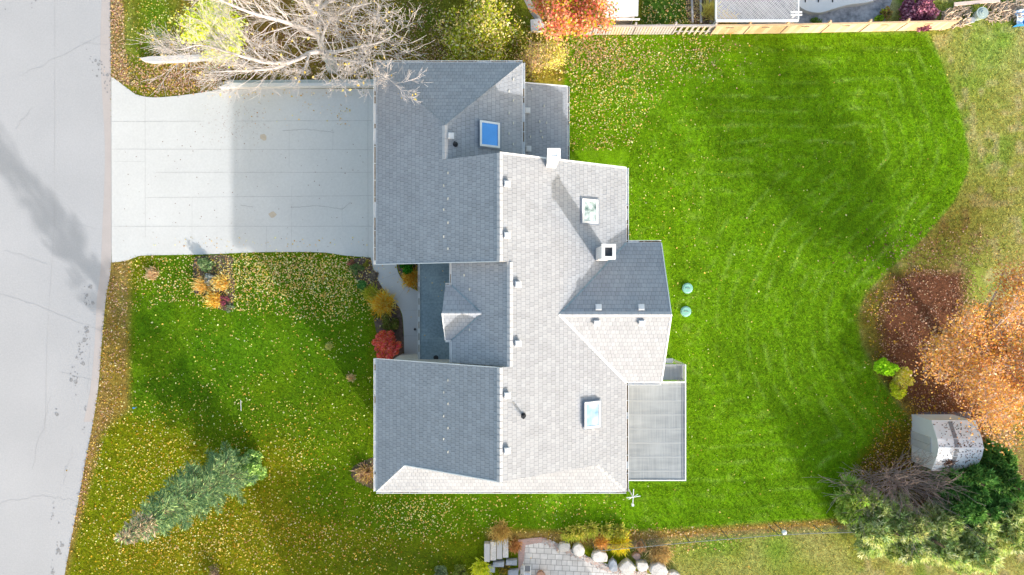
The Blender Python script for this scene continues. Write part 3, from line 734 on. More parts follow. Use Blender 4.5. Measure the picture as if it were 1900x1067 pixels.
rows = [(823 if k % 2 else 831, 322+k*23, fW) for k in range(7)] + [(823 if k % 2 else 831, 705+k*22, fW) for k in range(7)] + \
       [(871,536,lambda x, y: zme+S*(x-xme)),(861,510,lambda x, y: zme+S*(x-xme)),(871,612,lambda x, y: zme+S*(x-xme))] + \
       [(944 if k % 2 else 952, 148+k*20, fWE) for k in range(7)] + [(986,165,fL),(1009,196,fL),(1001,224,fL),(1014,227,fL),(1003,242,fL),(1006,253,fL),(984,253,fL)]
rr = random.Random(3)
for px, py, f_ in rows:
    p = on(px, py+rr.uniform(-2, 2), f_, 0); mb = MB(); mb.box(-.025, .025, -.05, .05, -.01, .05)
    o = mb.build('snow_guard', M_guard, house); o.location = p; o.rotation_euler = (0, .3, rr.uniform(-.2, .2))

# chimneys
def chimney(x0, x1, y0, y1, z0, z1, open_=True):
    e = empty('chimney', ((x0+x1)/2, (y0+y1)/2, z0)); e.parent = house; hx = (x1-x0)/2; hy = (y1-y0)/2; H = z1-z0
    MB().box(-hx, hx, -hy, hy, 0, H-.12).build('stack', M_brickwall, e)
    mb = MB(); o = .05; t = .09
    mb.box(-hx-o, hx+o, -hy-o, -hy+t, H-.12, H); mb.box(-hx-o, hx+o, hy-t, hy+o, H-.12, H)
    mb.box(-hx-o, -hx+t, -hy+t, hy-t, H-.12, H); mb.box(hx-t, hx+o, -hy+t, hy-t, H-.12, H)
    mb.build('cap', M_white, e)
    if open_:
        mb = MB(); mb.box(-hx+t, hx-t, -hy+t, hy-t, H-.119, H-.1); mb.build('flue_opening', M_dark, e)
    else:
        mb = MB(); mb.box(-hx+t, hx-t, -hy+t, hy-t, H-.119, H-.02); mb.build('flue_lid', M_white, e)
    return e
chimney(1.50, 1.95, 5.30, 5.68, 6.9, 9.95, False)
chimney(3.86, 4.36, 1.24, 1.80, 5.9, 9.0, True)

# doors and windows on the walls (seen from a step aside)
M_pane = mat('window_glass', (.06,.08,.10), .08, .4)
def window(c, axis, out, wd, ht):
    """c centre on the wall; axis 'x' wall normal along x"""
    e = empty('window', c); e.parent = house
    def bx(u0, u1, z0, z1, d0, d1):
        mb = MB()
        a, b = sorted((out*d0, out*d1))
        if axis == 'x': mb.box(a, b, u0, u1, z0, z1)
        else: mb.box(u0, u1, a, b, z0, z1)
        return mb
    fr = MB(); t = .07
    for u0, u1, z0, z1 in ((-wd/2,wd/2,-ht/2,-ht/2+t),(-wd/2,wd/2,ht/2-t,ht/2),(-wd/2,-wd/2+t,-ht/2+t,ht/2-t),(wd/2-t,wd/2,-ht/2+t,ht/2-t),(-.025,.025,-ht/2+t,ht/2-t)):
        a, b = sorted((out*.0, out*.06))
        if axis == 'x': fr.box(a, b, u0, u1, z0, z1)
        else: fr.box(u0, u1, a, b, z0, z1)
    fr.build('frame', M_white, e); bx(-wd/2+t, wd/2-t, -ht/2+t, ht/2-t, .002, .02).build('pane', M_pane, e)
for y in (-8.2,-6.2,-4.4,3.2,8.4): window((-6.1, y, 4.2), 'x', -1, 1.3, 1.2)
for y in (-7.6,-5.2): window((-6.1, y, 1.5), 'x', -1, 1.5, 1.3)
for x in (-4,-1,2.5): window((x, yS+.38, 4.2), 'y', -1, 1.2, 1.2); window((x, yS+.38, 1.5), 'y', -1, 1.2, 1.2)
for y in (-8,-6.3,3.6): window((5.08, y, 4.2), 'x', 1, 1.4, 1.2); window((5.08, y, 1.5), 'x', 1, 1.4, 1.4)
for y in (-2.6,.3): window((cxf-.3, y, 4.1), 'x', 1, 1.4, 1.3); window((cxf-.3, y, 1.5), 'x', 1, 1.6, 1.5)
for x in (-4.2,-1.5): window((x, wy-.36, 4.2), 'y', 1, 1.2, 1.1)
M_gdoor = brick_mat('garage_door_panels', (.66,.65,.63), (.64,.63,.61), (.35,.34,.33), .6, .5, .02)
for y0, y1 in ((1.3,3.9),(4.4,7.0),(7.4,10.0)): MB().box(-6.16, -6.102, y0, y1, .04, 2.25).build('garage_door', M_gdoor, house)

# ------------------------------------------------------------------ low walls by the driveway
rw = MB(); A = G(412,166); B = G(700,163); C2 = G(700,158); D2 = G(430,158)
rw.prism([A, B, C2, D2], 0, .45); o = rw.build('retaining_wall', noisy('pale_wall_concrete', (.58,.57,.55), .08, 1.2, .85, .2, 30))
tag(o, 'long pale concrete retaining wall along the upper edge of the driveway', 'wall')
rw = MB(); rw.prism(gpoly([(412,157.5),(430,152),(700,150),(700,157.5)]), 0, .30)
o = rw.build('concrete_ledge', noisy('grey_green_concrete', (.47,.48,.45), .12, 1.0, .9, .2, 30)); tag(o, kind='structure')
rw = MB(); rw.prism(gpoly([(267,112),(285,109),(340,107),(430,103),(430,110),(340,117),(285,119),(270,116)]), 0, .4)
o = rw.build('garden_wall', noisy('white_low_wall', (.56,.54,.53), .08, 1.5, .8, .2, 30)); tag(o, 'low pale concrete wall end lying in the leaves left under the bare tree', 'wall')

# ------------------------------------------------------------------ plants
def branch(mb, p, d, L, r, lev, rr, tips, up=.15, nsub=4, spread=.75, wob=.16, sides=5, ratio=.58, minr=.008):
    segs = 4 if lev > 0 else 3; pts = [Vector(p)]; rs = [r]; dd = Vector(d).normalized()
    for i in range(segs):
        dd = (dd + Vector((rr.gauss(0, wob), rr.gauss(0, wob), rr.gauss(0, wob)+up*.3))).normalized()
        pts.append(pts[-1]+dd*L/segs); rs.append(max(minr, r*(1-.72*(i+1)/segs)))
    mb.tube(pts, rs, sides if lev > 1 else 3, cap=False)
    tips.append((pts[-1], dd, lev))
    if lev <= 0: tips.append((pts[1], dd, -1)); return
    for k in range(nsub):
        t = rr.uniform(.22, .98); i = min(int(t*segs), segs-1); q = pts[i].lerp(pts[i+1], t*segs-i)
        ax = dd.cross(Vector((rr.gauss(0,1), rr.gauss(0,1), rr.gauss(0,1)))).normalized()
        nd = (dd*math.cos(spread*rr.uniform(.6,1.2))+ax*math.sin(spread*rr.uniform(.6,1.2))+Vector((0,0,up))).normalized()
        branch(mb, q, nd, L*ratio*rr.uniform(.7,1.25), max(minr, r*.5*(1-.4*t)), lev-1, rr, tips, up, nsub, spread, wob, sides, ratio, minr)

def limb(mb, pts, r0, r1, lev, rr, tips, nsub, L, up=.12, spread=.8, start=.15, ratio=.6, minr=.0065, wob=.12, nsub2=5):
    """hand-laid limb through given points, then twigs along it"""
    pts = [Vector(p) for p in pts]; fine = []
    for i in range(len(pts)-1):
        p0 = pts[max(i-1,0)]; p1 = pts[i]; p2 = pts[i+1]; p3 = pts[min(i+2,len(pts)-1)]
        for k in range(4):
            t = k/4; fine.append(.5*((2*p1)+(-p0+p2)*t+(2*p0-5*p1+4*p2-p3)*t*t+(-p0+3*p1-3*p2+p3)*t**3))
    fine.append(pts[-1]); n = len(fine)
    rs = [r0+(r1-r0)*(i/(n-1))**.8 for i in range(n)]
    mb.tube(fine, rs, 8, cap=False)
    for k in range(nsub):
        t = start+(1-start)*((k+rr.random())/nsub); i = min(int(t*(n-1)), n-2); q = fine[i].lerp(fine[i+1], t*(n-1)-i)
        d = (fine[i+1]-fine[i]).normalized(); ax = d.cross(Vector((rr.gauss(0,1), rr.gauss(0,1), rr.gauss(0,1)+.3))).normalized()
        a = spread*rr.uniform(.6, 1.15)
        nd = (d*math.cos(a)+ax*math.sin(a)+Vector((0, 0, up))).normalized()
        branch(mb, q, nd, L*rr.uniform(.6, 1.3)*(1.1-.4*t), max(minr, rs[i]*.30), lev, rr, tips, up, nsub2, .6, wob, 5, ratio, minr)

def cloud(name, parent, C, size, cols, flat=.35, aspect=.6, jit=.12, k=KV, m=None):
    u, v = axes(len(C), size, flat, aspect)
    return leaf_mesh(name, C, u, v, pick(len(C), cols, jit, k), m or M_leaf, parent)
def blobpts(n, r, lump=9, rz=.8, hollow=.55, gap=.45):
    """points in a lumpy ellipsoid made of leaf clumps"""
    cl = unit(lump)*np.array([r, r, rz*r])*RNG.uniform(hollow, .95, (lump, 1)); cl[:,2] = np.abs(cl[:,2])
    i = RNG.integers(0, lump, n); rr_ = r*gap*RNG.uniform(.55, 1.2, lump)
    return cl[i]+unit(n)*(RNG.random((n, 1))**.5)*rr_[i][:, None]
def stems(n, r, h, mat_, parent, rr, r0=.02):
    mb = MB()
    for k in range(n):
        a = rr.random()*6.283; R = r*rr.uniform(.2, .8)
        mb.tube([(R*.12*math.cos(a), R*.12*math.sin(a), 0),(R*.6*math.cos(a), R*.6*math.sin(a), h*.5),(R*math.cos(a+.2), R*math.sin(a+.2), h*rr.uniform(.7,1))], [r0, r0*.7, r0*.3], 4, cap=False)
    return mb.build('stem', mat_, parent)
def shrub(name, px, py, r, h, cols, label, cat='shrub', n=900, size=.06, group=None, flat=.35, stem=M_barkd, lump=12, z=0, aspect=.6, k=KV, lump_gap=.42, stem_n=9, jit=.12):
    x, y = G(px, py); e = empty(name, (x, y, z)); tag(e, label, cat, group)
    c = blobpts(n, 1.0, lump, .9, .45, lump_gap); c[:,0:2] *= r*.8; c[:,2] = np.clip(c[:,2]*h*.62+h*.25, .03, None)
    cloud('foliage', e, c, size, cols, flat, aspect, jit, k)
    stems(stem_n, r, h*.9, stem, e, random.Random(int(px*7+py)))
    return e
def grassy(name, px, py, r, h, cols, label, cat='grass clump', n=500, group=None, wd=.018):
    x, y = G(px, py); e = empty(name, (x, y, 0)); tag(e, label, cat, group)
    r *= 1.2; a = RNG.random(n)*6.283; ln = RNG.uniform(.5, 1, n); tilt = RNG.uniform(.1, 1.0, n)
    d = np.stack([np.cos(a)*np.sin(tilt), np.sin(a)*np.sin(tilt), np.cos(tilt)], 1)
    U = d*(ln*(r*.35+h*.35))[:, None]; C = U*1.02+np.stack([RNG.normal(0, r*.28, n), RNG.normal(0, r*.28, n), np.zeros(n)], 1)
    V = np.stack([-np.sin(a), np.cos(a), np.zeros(n)], 1)*wd
    leaf_mesh('foliage', C, U, V, pick(n, cols, .12, 1.4), M_leaf, e); stems(6, r*.6, h*.7, M_barkd, e, random.Random(int(px)), .008); return e

# --- the big bare tree at the top left
rr = random.Random(21)
bt = empty('bare_tree', (*G(617,124), 0)); tag(bt, 'large leafless tree with pale grey spreading branches above the driveway', 'tree')
off = Vector(bt.location)
tm = MB(); tips = []
def Q(px, py, z): return P(px, py, z)-off
J = Q(600,96,3.2); base = Vector((0, 0, -.1))
tm.tube([base, Vector((0,0,.3)), Q(612,113,1.2), Q(606,104,2.2), J], [.42,.30,.26,.25,.25], 12, cap=False)
bm_ = MB()
limb(bm_, [J, Q(590,66,4.6), Q(582,30,6.2), Q(562,-5,8), Q(545,-50,9.6)], .16, .05, 2, rr, tips, 26, 2.4)
limb(bm_, [Q(582,30,6.2), Q(600,10,7.2), Q(640,-10,8.4), Q(700,-30,9.4)], .12, .03, 2, rr, tips, 16, 2.2)
limb(bm_, [J, Q(575,98,3.9), Q(548,112,4.7), Q(505,117,5.7), Q(460,108,6.6), Q(415,94,7.3), Q(372,84,8.0), Q(335,92,8.3)], .14, .02, 2, rr, tips, 36, 1.9, start=.2)
limb(bm_, [Q(548,112,4.7), Q(510,126,5.4), Q(465,131,5.8), Q(425,132,6.2), Q(390,134,6.5)], .09, .02, 2, rr, tips, 18, 1.9)
limb(bm_, [Q(590,66,4.6), Q(555,50,5.8), Q(520,38,6.8), Q(470,25,7.8), Q(420,5,8.8), Q(380,-15,9.6)], .15, .025, 2, rr, tips, 30, 2.2)
limb(bm_, [J, Q(606,108,4.4), Q(612,124,5.2), Q(626,138,6), Q(636,148,6.6)], .08, .015, 2, rr, tips, 12, 1.2)
limb(bm_, [J, Q(625,96,4.4), Q(660,88,5.6), Q(700,80,7), Q(730,66,8)], .12, .02, 2, rr, tips, 17, 2.0)
limb(bm_, [Q(606,108,3.8), Q(640,110,5.2), Q(680,122,6.4), Q(715,142,7.3), Q(735,158,7.8)], .09, .012, 2, rr, tips, 18, 1.35)
limb(bm_, [Q(575,98,3.9), Q(568,118,4.8), Q(564,128,5.2), Q(562,138,5.6)], .07, .015, 2, rr, tips, 8, 1.0)
limb(bm_, [J, Q(598,70,5), Q(612,40,6.6), Q(650,15,8), Q(690,5,9)], .10, .02, 2, rr, tips, 18, 2.0)
tm.build('trunk', M_bark, bt, True)
M_bark2 = noisy('pale_twig_bark', (.58,.53,.51), .25, 3, .9)
bm_.build('crown', M_bark2, bt, True)
tp = [t for t in tips if t[1].z < 2]
sel = [tips[i][0] for i in RNG.integers(0, len(tips), 260)]
c = np.array([tuple(s_) for s_ in sel])+RNG.normal(0, .12, (260, 3))
cloud('last_leaves', bt, c, .07, [(225,195,90),(240,210,120)], .3)

# --- spruce at the lower left
sp = empty('spruce_tree', (*G(432,868), 0)); tag(sp, 'tall blue-green spruce leaning away over the front lawn near the road', 'tree')
rr = random.Random(5); H = 10.9
mb = MB(); mb.tube([(0,0,-.1),(0,0,3),(0,0,7),(0,0,H)], [.24,.18,.1,.02], 8, cap=False); mb.build('trunk', M_barkd, sp, True)
bmb = MB(); CC = []; UU = []; VV = []; KK = []
zz = .7
while zz < H-.15:
    f = zz/H; Lm = 1.85*(1-f)**.66*(1 if f > .1 else .8)
    for k in range(int(6+3*(1-f))):
        a = rr.random()*6.283; L = max(.22, Lm*rr.uniform(.5, 1.2)); el = .35-.55*(1-f)+rr.uniform(-.12, .12)
        pts = []; p = Vector((0, 0, zz+rr.uniform(-.12, .12))); pts.append(p.copy()); n = 6
        for j in range(n):
            e_ = el+.45*(j/n)**2
            p = p+Vector((math.cos(a)*math.cos(e_), math.sin(a)*math.cos(e_), math.sin(e_)))*L/n; pts.append(p.copy())
        bmb.tube(pts, [.035*(1-f*.6)*(1-.14*j) for j in range(n+1)], 4, cap=False)
        side = Vector((-math.sin(a), math.cos(a), 0)); fw = Vector((math.cos(a), math.sin(a), .1))
        m = int(85*L**.9)
        for _ in range(m):
            t = rr.uniform(.12, 1)**.8; i = min(int(t*n), n-1); q = pts[i].lerp(pts[i+1], t*n-i)
            sgn = rr.choice((-1, 1)); wdt = (.45*L*(1-t)+.12)*rr.random()
            d = (fw*.9+side*sgn*.75+Vector((0, 0, rr.uniform(-.3, .1)))).normalized()
            c_ = q+d*wdt; ln = rr.uniform(.07, .15)
            CC.append(c_); UU.append(d*ln); VV.append((side*rr.gauss(0,1)+Vector((0,0,rr.gauss(0,1)))).normalized()*rr.uniform(.014, .03))
            g = rr.random()
            if f > .8 and rr.random() < .55: KK.append(rr.choice([(180,160,140),(200,185,165),(150,130,110)]))
            elif g < .5: KK.append((100,130,92))
            elif g < .8: KK.append((130,152,106))
            elif g < .93: KK.append((178,195,130))
            else: KK.append((72,98,72))
    zz += .17+.10*(1-f)
bmb.build('branch', M_barkd, sp, True)
leaf_mesh('foliage', np.array(CC), np.array(UU), np.array(VV), np.array([lin(k_)*1.5 for k_ in KK])*RNG.uniform(.8, 1.2, (len(KK), 1)), M_leaf, sp)

# --- orange half-bare tree at the right
def leafy_tree(name, px, py, H, R, cols, label, seed, nl=14, leaves=5200, size=.07, bark=M_bark, crown='crown', lev=2, low=.3, tsz=.14, jitter=.28, aim=None, r0=.2, up=.2, nsub=12, k=1.3):
    kk_ = k; rr = random.Random(seed); e = empty(name, (*G(px, py), 0)); tag(e, label, 'tree')
    tm = MB(); tm.tube([(0,0,-.1),(.05,0,H*.15),(0,.05,H*.3)], [r0*1.3, r0, r0*.9], 10, cap=False); tm.build('trunk', bark, e, True)
    bm2 = MB(); tips = []
    for k in range(nl):
        a = 6.283*k/nl+rr.uniform(-.3, .3); z0 = H*rr.uniform(low*.6, low*1.15); rad_ = R*rr.uniform(.55, 1)
        zt = H*rr.uniform(.45, .98); 
        if rad_ > .8*R: zt = min(zt, H*.75)
        ax = (math.cos(a)*rad_, math.sin(a)*rad_)
        limb(bm2, [(0,0,z0),(ax[0]*.35,ax[1]*.35,z0+(zt-z0)*.45),(ax[0]*.75,ax[1]*.75,z0+(zt-z0)*.8),(ax[0],ax[1],zt)], r0*.5, .02, lev-1, rr, tips, nsub, R*.42, up, .8)
    bm2.build('branch', bark, e, True)
    pts = np.array([tuple(t[0]) for t in tips]); sel = pts[RNG.integers(0, len(pts), leaves)]+RNG.normal(0, jitter, (leaves, 3))
    cloud(crown, e, sel, size, cols, .25, k=kk_)
    return e
OR = [(236,178,105),(240,195,130),(230,165,105),(222,168,70),(236,195,165),(210,140,80),(232,176,84)]
leafy_tree('orange_tree', 1752, 630, 7.4, 3.75, OR, 'big autumn tree with thin orange leaves and pink-grey twigs at the right edge', 31, 20, 27000, .062, M_twigpink, jitter=.27, r0=.22, nsub=22, k=1.0)
# tree at the top with red and orange leaves
RD = [(240,130,105),(245,150,120),(235,110,95),(220,170,60),(130,150,30),(245,170,130)]
leafy_tree('red_leaved_tree', 1052, 48, 4.6, 1.75, RD, 'small tree with coral red and orange leaves behind the end of the board fence', 33, 12, 9000, .075, M_barkd, jitter=.2, r0=.09, nsub=9)
# yellow-green one under the bare tree
leafy_tree('yellow_green_tree', 446, 88, 5.0, 1.3, [(215,215,70),(200,205,50),(230,225,120),(165,190,40),(222,225,140)], 'round tree with fresh yellow-green leaves under the bare branches', 35, 12, 9000, .07, M_bark, jitter=.22, r0=.09, nsub=9)
# evergreens in the lower right corner
def sprig_tree(name, px, py, H, R, cols, label, n_cl, seed, z0=.25, squash=.75, spr=11, ln=.16, wd=.036, bark=M_barkd, xs=1.0):
    rr = random.Random(seed); e = empty(name, (*G(px, py), 0)); tag(e, label, 'tree')
    mb = MB(); mb.tube([(0,0,-.1),(0,0,H*.4),(0,0,H*.9)], [.2,.14,.04], 8, cap=False); mb.build('trunk', bark, e, True)
    bmb = MB()
    cl = unit(n_cl); cl[:,2] = np.abs(cl[:,2])*1.1-.15; rad_ = RNG.uniform(.45, 1.0, (n_cl, 1))**.6
    lump = 1+.22*np.sin(cl[:,0:1]*5+seed)+.18*np.sin(cl[:,1:2]*7+seed*2)
    c = cl*rad_*lump*np.array([R*xs, R, H*(1-z0)*squash]); c[:,2] += H*z0; c[:,2] = np.maximum(c[:,2], .15)
    for i in range(0, n_cl, max(1, n_cl//90)):
        p = c[i]; bmb.tube([(0,0,p[2]*.55),(p[0]*.5,p[1]*.5,p[2]*.8),tuple(p)], [.05,.03,.01], 4, cap=False)
    bmb.build('branch', bark, e, True)
    outw = cl+np.array([0,0,.5]); outw /= np.linalg.norm(outw, axis=1, keepdims=True)
    C = np.repeat(c, spr, 0); O = np.repeat(outw, spr, 0)+unit(n_cl*spr)*.85; O /= np.linalg.norm(O, axis=1, keepdims=True)
    l_ = RNG.uniform(.5, 1.2, (len(C), 1))*ln; U = O*l_; V = np.cross(O, unit(len(C))); V /= np.linalg.norm(V, axis=1, keepdims=True); V *= wd
    k = np.repeat(pick(n_cl, cols, .18, 1.5), spr, 0)*RNG.uniform(.85, 1.15, (len(C), 1))
    leaf_mesh('foliage', C+U, U, V, k, M_leaf, e); return e
JY = [(180,188,125),(150,164,95),(200,205,150),(118,135,75),(166,176,110)]
JD = [(84,122,58),(62,100,46),(110,148,76),(96,135,66)]
def gp(px, py, z): p = P(px, py, z); return 950+p.x/.03, 533.5-p.y/.03
def jt(nm, px, py, z, H, R, cols, lab, n, sd, **k): sprig_tree(nm, *gp(px, py, z), H, R, cols, lab, n, sd, **k)
jt('juniper_tree', 1598, 935, 1.5, 2.4, 1.0, [(150,170,80),(130,150,65),(170,185,100)], 'small olive-green juniper where the wire fence ends', 1100, 41)
jt('juniper_tree', 1655, 985, 2, 3.0, 1.5, JY, 'bushy light green juniper just below and right of the wire fence end', 2200, 42)
jt('juniper_tree', 1735, 1005, 2.2, 3.3, 1.75, JY, 'pale yellow-green juniper in the middle of the lower right thicket', 2800, 43)
jt('juniper_tree', 1825, 1010, 2.3, 3.4, 1.8, JY, 'yellow-green juniper nearest the bottom right corner', 2800, 46)
jt('juniper_tree', 1895, 965, 2.5, 3.8, 1.6, JY, 'pale green juniper cut by the right edge near the bottom', 2200, 47)
jt('evergreen_tree', 1808, 893, 2.5, 3.6, 1.15, JD, 'dark green evergreen touching the lower right corner of the shed', 1500, 44)
jt('evergreen_tree', 1872, 900, 3, 4.2, 1.4, JD, 'dark green evergreen at the right edge below the orange tree', 1900, 45)
jt('evergreen_tree', 1822, 948, 2.6, 3.6, 1.35, JD, 'dark green evergreen between the twiggy bush and the junipers', 1800, 48)
# bare twiggy brown bush between them
rr = random.Random(50); tw = empty('bare_bush', (*G(1655,893), 0)); tag(tw, 'wide leafless bush of tangled brown-grey twigs below the shed', 'bush')
mb = MB(); tips = []
for k in range(46):
    a = rr.random()*6.283; d = Vector((math.cos(a), math.sin(a)*.42, rr.uniform(.3, 1.0))).normalized()
    branch(mb, (rr.gauss(0,1.0), rr.gauss(0,.4), .05), d, rr.uniform(1.5, 2.7), .035, 2, rr, tips, .05, 5, .5, .12, 4, .62, .008)
mb.build('branch', noisy('brown_grey_twig', (.33,.25,.22), .35, 3, .9), tw)

# tall fading shrub behind the garage and its neighbours
YG = [(150,150,30),(175,170,70),(130,140,20),(205,180,120),(215,190,140),(110,125,20)]
def tall_shrub(px, py, r, h, cols, label, seed, n=7000, n_st=40, size=.07):
    rr = random.Random(seed); e = empty('tall_shrub', (*G(px, py), 0)); tag(e, label, 'shrub')
    mb = MB(); tips = []
    for k in range(n_st):
        a = rr.random()*6.283; t = rr.uniform(.05, .75)*r/h*1.25
        branch(mb, (rr.gauss(0,.15), rr.gauss(0,.15), 0), Vector((math.cos(a)*t, math.sin(a)*t, 1)).normalized(), h*rr.uniform(.65, .95), .025, 1, rr, tips, .15, 6, .45, .08, 4, .4, .007)
    mb.build('stem', noisy('tan_stem', (.36,.28,.2), .3, 3, .9), e)
    pts = np.array([tuple(t[0]) for t in tips]); sel = pts[RNG.integers(0, len(pts), n)]+RNG.normal(0, .2, (n, 3))
    cloud('foliage', e, sel, size, cols, .2, .5, .2, k=1.5); return e
tall_shrub(897, 94, 3.0, 3.5, YG, 'broad yellow-green shrub with fading flower heads above the garage roof', 61, 15000, 70)
tall_shrub(985, 128, 1.0, 2.4, [(200,170,130),(185,150,110),(215,200,90),(170,150,80)], 'thin straw-coloured shrub at the corner of the garage and the lower roof', 62, 2200, 34, .05)
tall_shrub(1018, 118, .9, 1.9, [(205,205,80),(190,180,90),(225,190,130)], 'straggly yellow shrub between the straw-coloured shrub and the back lawn', 63, 1800, 24, .055)

GR = [(95,135,70),(120,155,85),(80,115,60)]; 
# front island bed
shrub('low_shrub', 385, 490, .55, .6, [(120,150,95),(150,170,120),(95,125,75)], 'grey-green bush touching the driveway in the small front bed', n=1300)
shrub('low_shrub', 392, 518, .42, .5, [(165,170,160),(140,150,135),(185,185,175)], 'silvery grey bush in the middle of the small front bed', n=900, size=.045)
grassy('orange_perennial', 376, 530, .45, .25, [(235,180,100),(225,160,80),(245,205,150)], 'peach-orange clump on the left of the small front bed', 'perennial', 700)
grassy('orange_perennial', 412, 525, .48, .25, [(235,185,100),(230,165,75),(240,205,150)], 'golden clump on the right of the small front bed', 'perennial', 700)
grassy('orange_perennial', 400, 556, .45, .25, [(240,180,80),(230,160,60),(245,205,130)], 'yellow-orange clump at the lower tip of the small front bed', 'perennial', 800)
shrub('purple_plant', 418, 556, .32, .35, [(150,80,95),(130,65,80),(175,105,115)], 'purple-red plant at the lower tip of the small front bed', 'plant', n=600, size=.05)
shrub('low_shrub', 368, 540, .22, .25, [(80,75,90),(100,95,105)], 'small dark slate plant on the left side of the small front bed', n=300, size=.045)
shrub('low_shrub', 403, 540, .28, .3, [(75,70,85),(95,90,100)], 'dark plant between the orange clumps of the small front bed', n=400, size=.045)
shrub('low_shrub', 428, 572, .3, .25, [(150,165,130),(120,140,95)], 'pale green tuft outside the tip of the small front bed', n=400, size=.04)
grassy('dry_plant', 285, 508, .36, .15, [(195,165,130),(180,145,110),(210,190,150)], 'dry pinkish tuft alone on the front lawn near the driveway', 'plant', 420)
# bed along the path
shrub('low_shrub', 663, 500, .45, .5, [(110,140,85),(85,115,60),(140,150,90)], 'dull green bush at the driveway end of the path bed', n=1100, size=.05)
shrub('low_shrub', 672, 528, .42, .45, [(85,140,70),(65,120,55),(110,160,85)], 'fresh green bush on the lawn side of the path bed', n=900, size=.05)
shrub('low_shrub', 652, 488, .28, .4, [(185,120,100),(165,100,85),(150,130,80)], 'small rusty pink bush at the upper left of the path bed', n=420, size=.05)
shrub('low_shrub', 681, 489, .28, .35, [(170,160,70),(140,135,55),(120,120,40)], 'olive plant in the corner of driveway and path', n=500, size=.045)
shrub('low_shrub', 694, 512, .38, .25, [(145,130,120),(120,105,95),(165,155,130)], 'grey-brown withered plant beside the first bend of the path', n=600, size=.04)
grassy('yellow_perennial', 690, 545, .45, .35, [(170,175,60),(150,160,40),(200,185,90)], 'loose yellow-green clump left of the golden grass by the path', 'perennial', 600)
grassy('ornamental_grass', 712, 563, .58, .5, [(225,175,50),(235,190,80),(210,150,35),(240,205,120)], 'golden yellow grass clump beside the curving path', 'ornamental grass', 1500)
shrub('low_shrub', 724, 598, .65, .6, [(110,120,45),(85,100,35),(140,140,70),(120,105,60)], 'olive green bush between the golden grass and the red bush', n=1500, size=.05)
shrub('low_shrub', 700, 583, .35, .35, [(120,130,50),(100,115,40)], 'small low olive bush on the lawn edge by the golden grass', n=500, size=.045)
shrub('red_bush', 722, 640, 1.05, 1.35, [(215,75,85),(225,105,90),(200,85,60),(235,120,110),(190,110,50)], 'round bright red bush between the path and the lower left roof corner', 'bush', k=1.35, n=8000, size=.055, lump=40, lump_gap=.3)
shrub('green_shrub', 756, 494, .6, .7, [(60,140,30),(45,115,22),(85,165,45),(40,95,30)], 'fresh green shrub in the bed between path and porch', n=1500, size=.06)
grassy('ornamental_grass', 766, 516, .5, .45, [(215,165,55),(190,140,40),(235,190,100)], 'ochre grass clump in the bed between path and porch', 'ornamental grass', 900)
grassy('dry_plant', 680, 876, .5, .4, [(190,165,130),(165,135,110),(200,180,90),(140,110,90)], 'withered tan plants against the lower left house wall', 'plant', 700)
grassy('dry_plant', 652, 700, .26, .08, [(210,190,150),(190,165,120)], 'small pale dead tuft on the front lawn left of the lower roof', 'plant', 250)
grassy('dry_plant', 612, 642, .26, .08, [(190,190,120),(170,170,90)], 'pale yellowish tuft in the middle of the shaded front lawn', 'plant', 200)
# bright shrub beside spruce
shrub('green_shrub', 466, 862, 1.05, 1.6, [(128,165,80),(155,188,100),(100,138,68),(176,200,118)], 'bright green round bush at the foot of the spruce', 'bush', k=1.2, n=4200, size=.065, lump=22)
# right side
shrub('yellow_green_shrub', 1632, 676, .8, 1.3, [(150,200,30),(170,210,50),(130,180,25)], 'bright lime shrub at the left edge of the fallen leaves', k=1.35, n=2800, size=.07, lump=16)
shrub('yellow_green_shrub', 1662, 700, .75, 1.3, [(200,190,80),(185,180,50),(215,195,110)], 'dull yellow shrub between the lime shrub and the orange tree', k=1.35, n=2200, size=.06, lump=16)
shrub('yellow_green_shrub', 1660, 725, .6, 1.1, [(195,200,40),(180,190,30),(210,205,70)], 'yellow shrub above the shed at the lawn edge', k=1.35, n=1700, size=.06, lump=14)
# top: purple shrub, plants behind fence
shrub('purple_shrub', 1690, 30, 1.15, 1.5, [(125,70,90),(150,95,115),(100,55,70),(170,120,135)], 'dark plum shrub behind the right end of the board fence', k=1.35, n=5200, size=.08, lump=26)
shrub('low_shrub', 1640, 26, .4, .7, [(190,165,110),(160,120,70),(170,180,60)], 'straw and olive plant left of the plum shrub', n=700)
shrub('low_shrub', 1628, 36, .3, .5, [(160,190,50),(130,160,40)], 'small lime plant behind the newest fence boards', n=500, size=.05)
shrub('low_shrub', 1512, 42, .35, .3, [(130,160,70),(110,140,60)], 'green ground plant on the neighbouring patio behind the fence', n=500, size=.05)
grassy('dry_plant', 1345, 42, .55, .4, [(215,190,110),(200,170,90)], 'yellow straw tuft under the left corner of the lattice roof', 'plant', 600)
grassy('dry_plant', 1316, 22, .5, .5, [(215,200,120),(195,180,100)], 'yellow straw tuft in the timber-edged strip behind the fence', 'plant', 500)
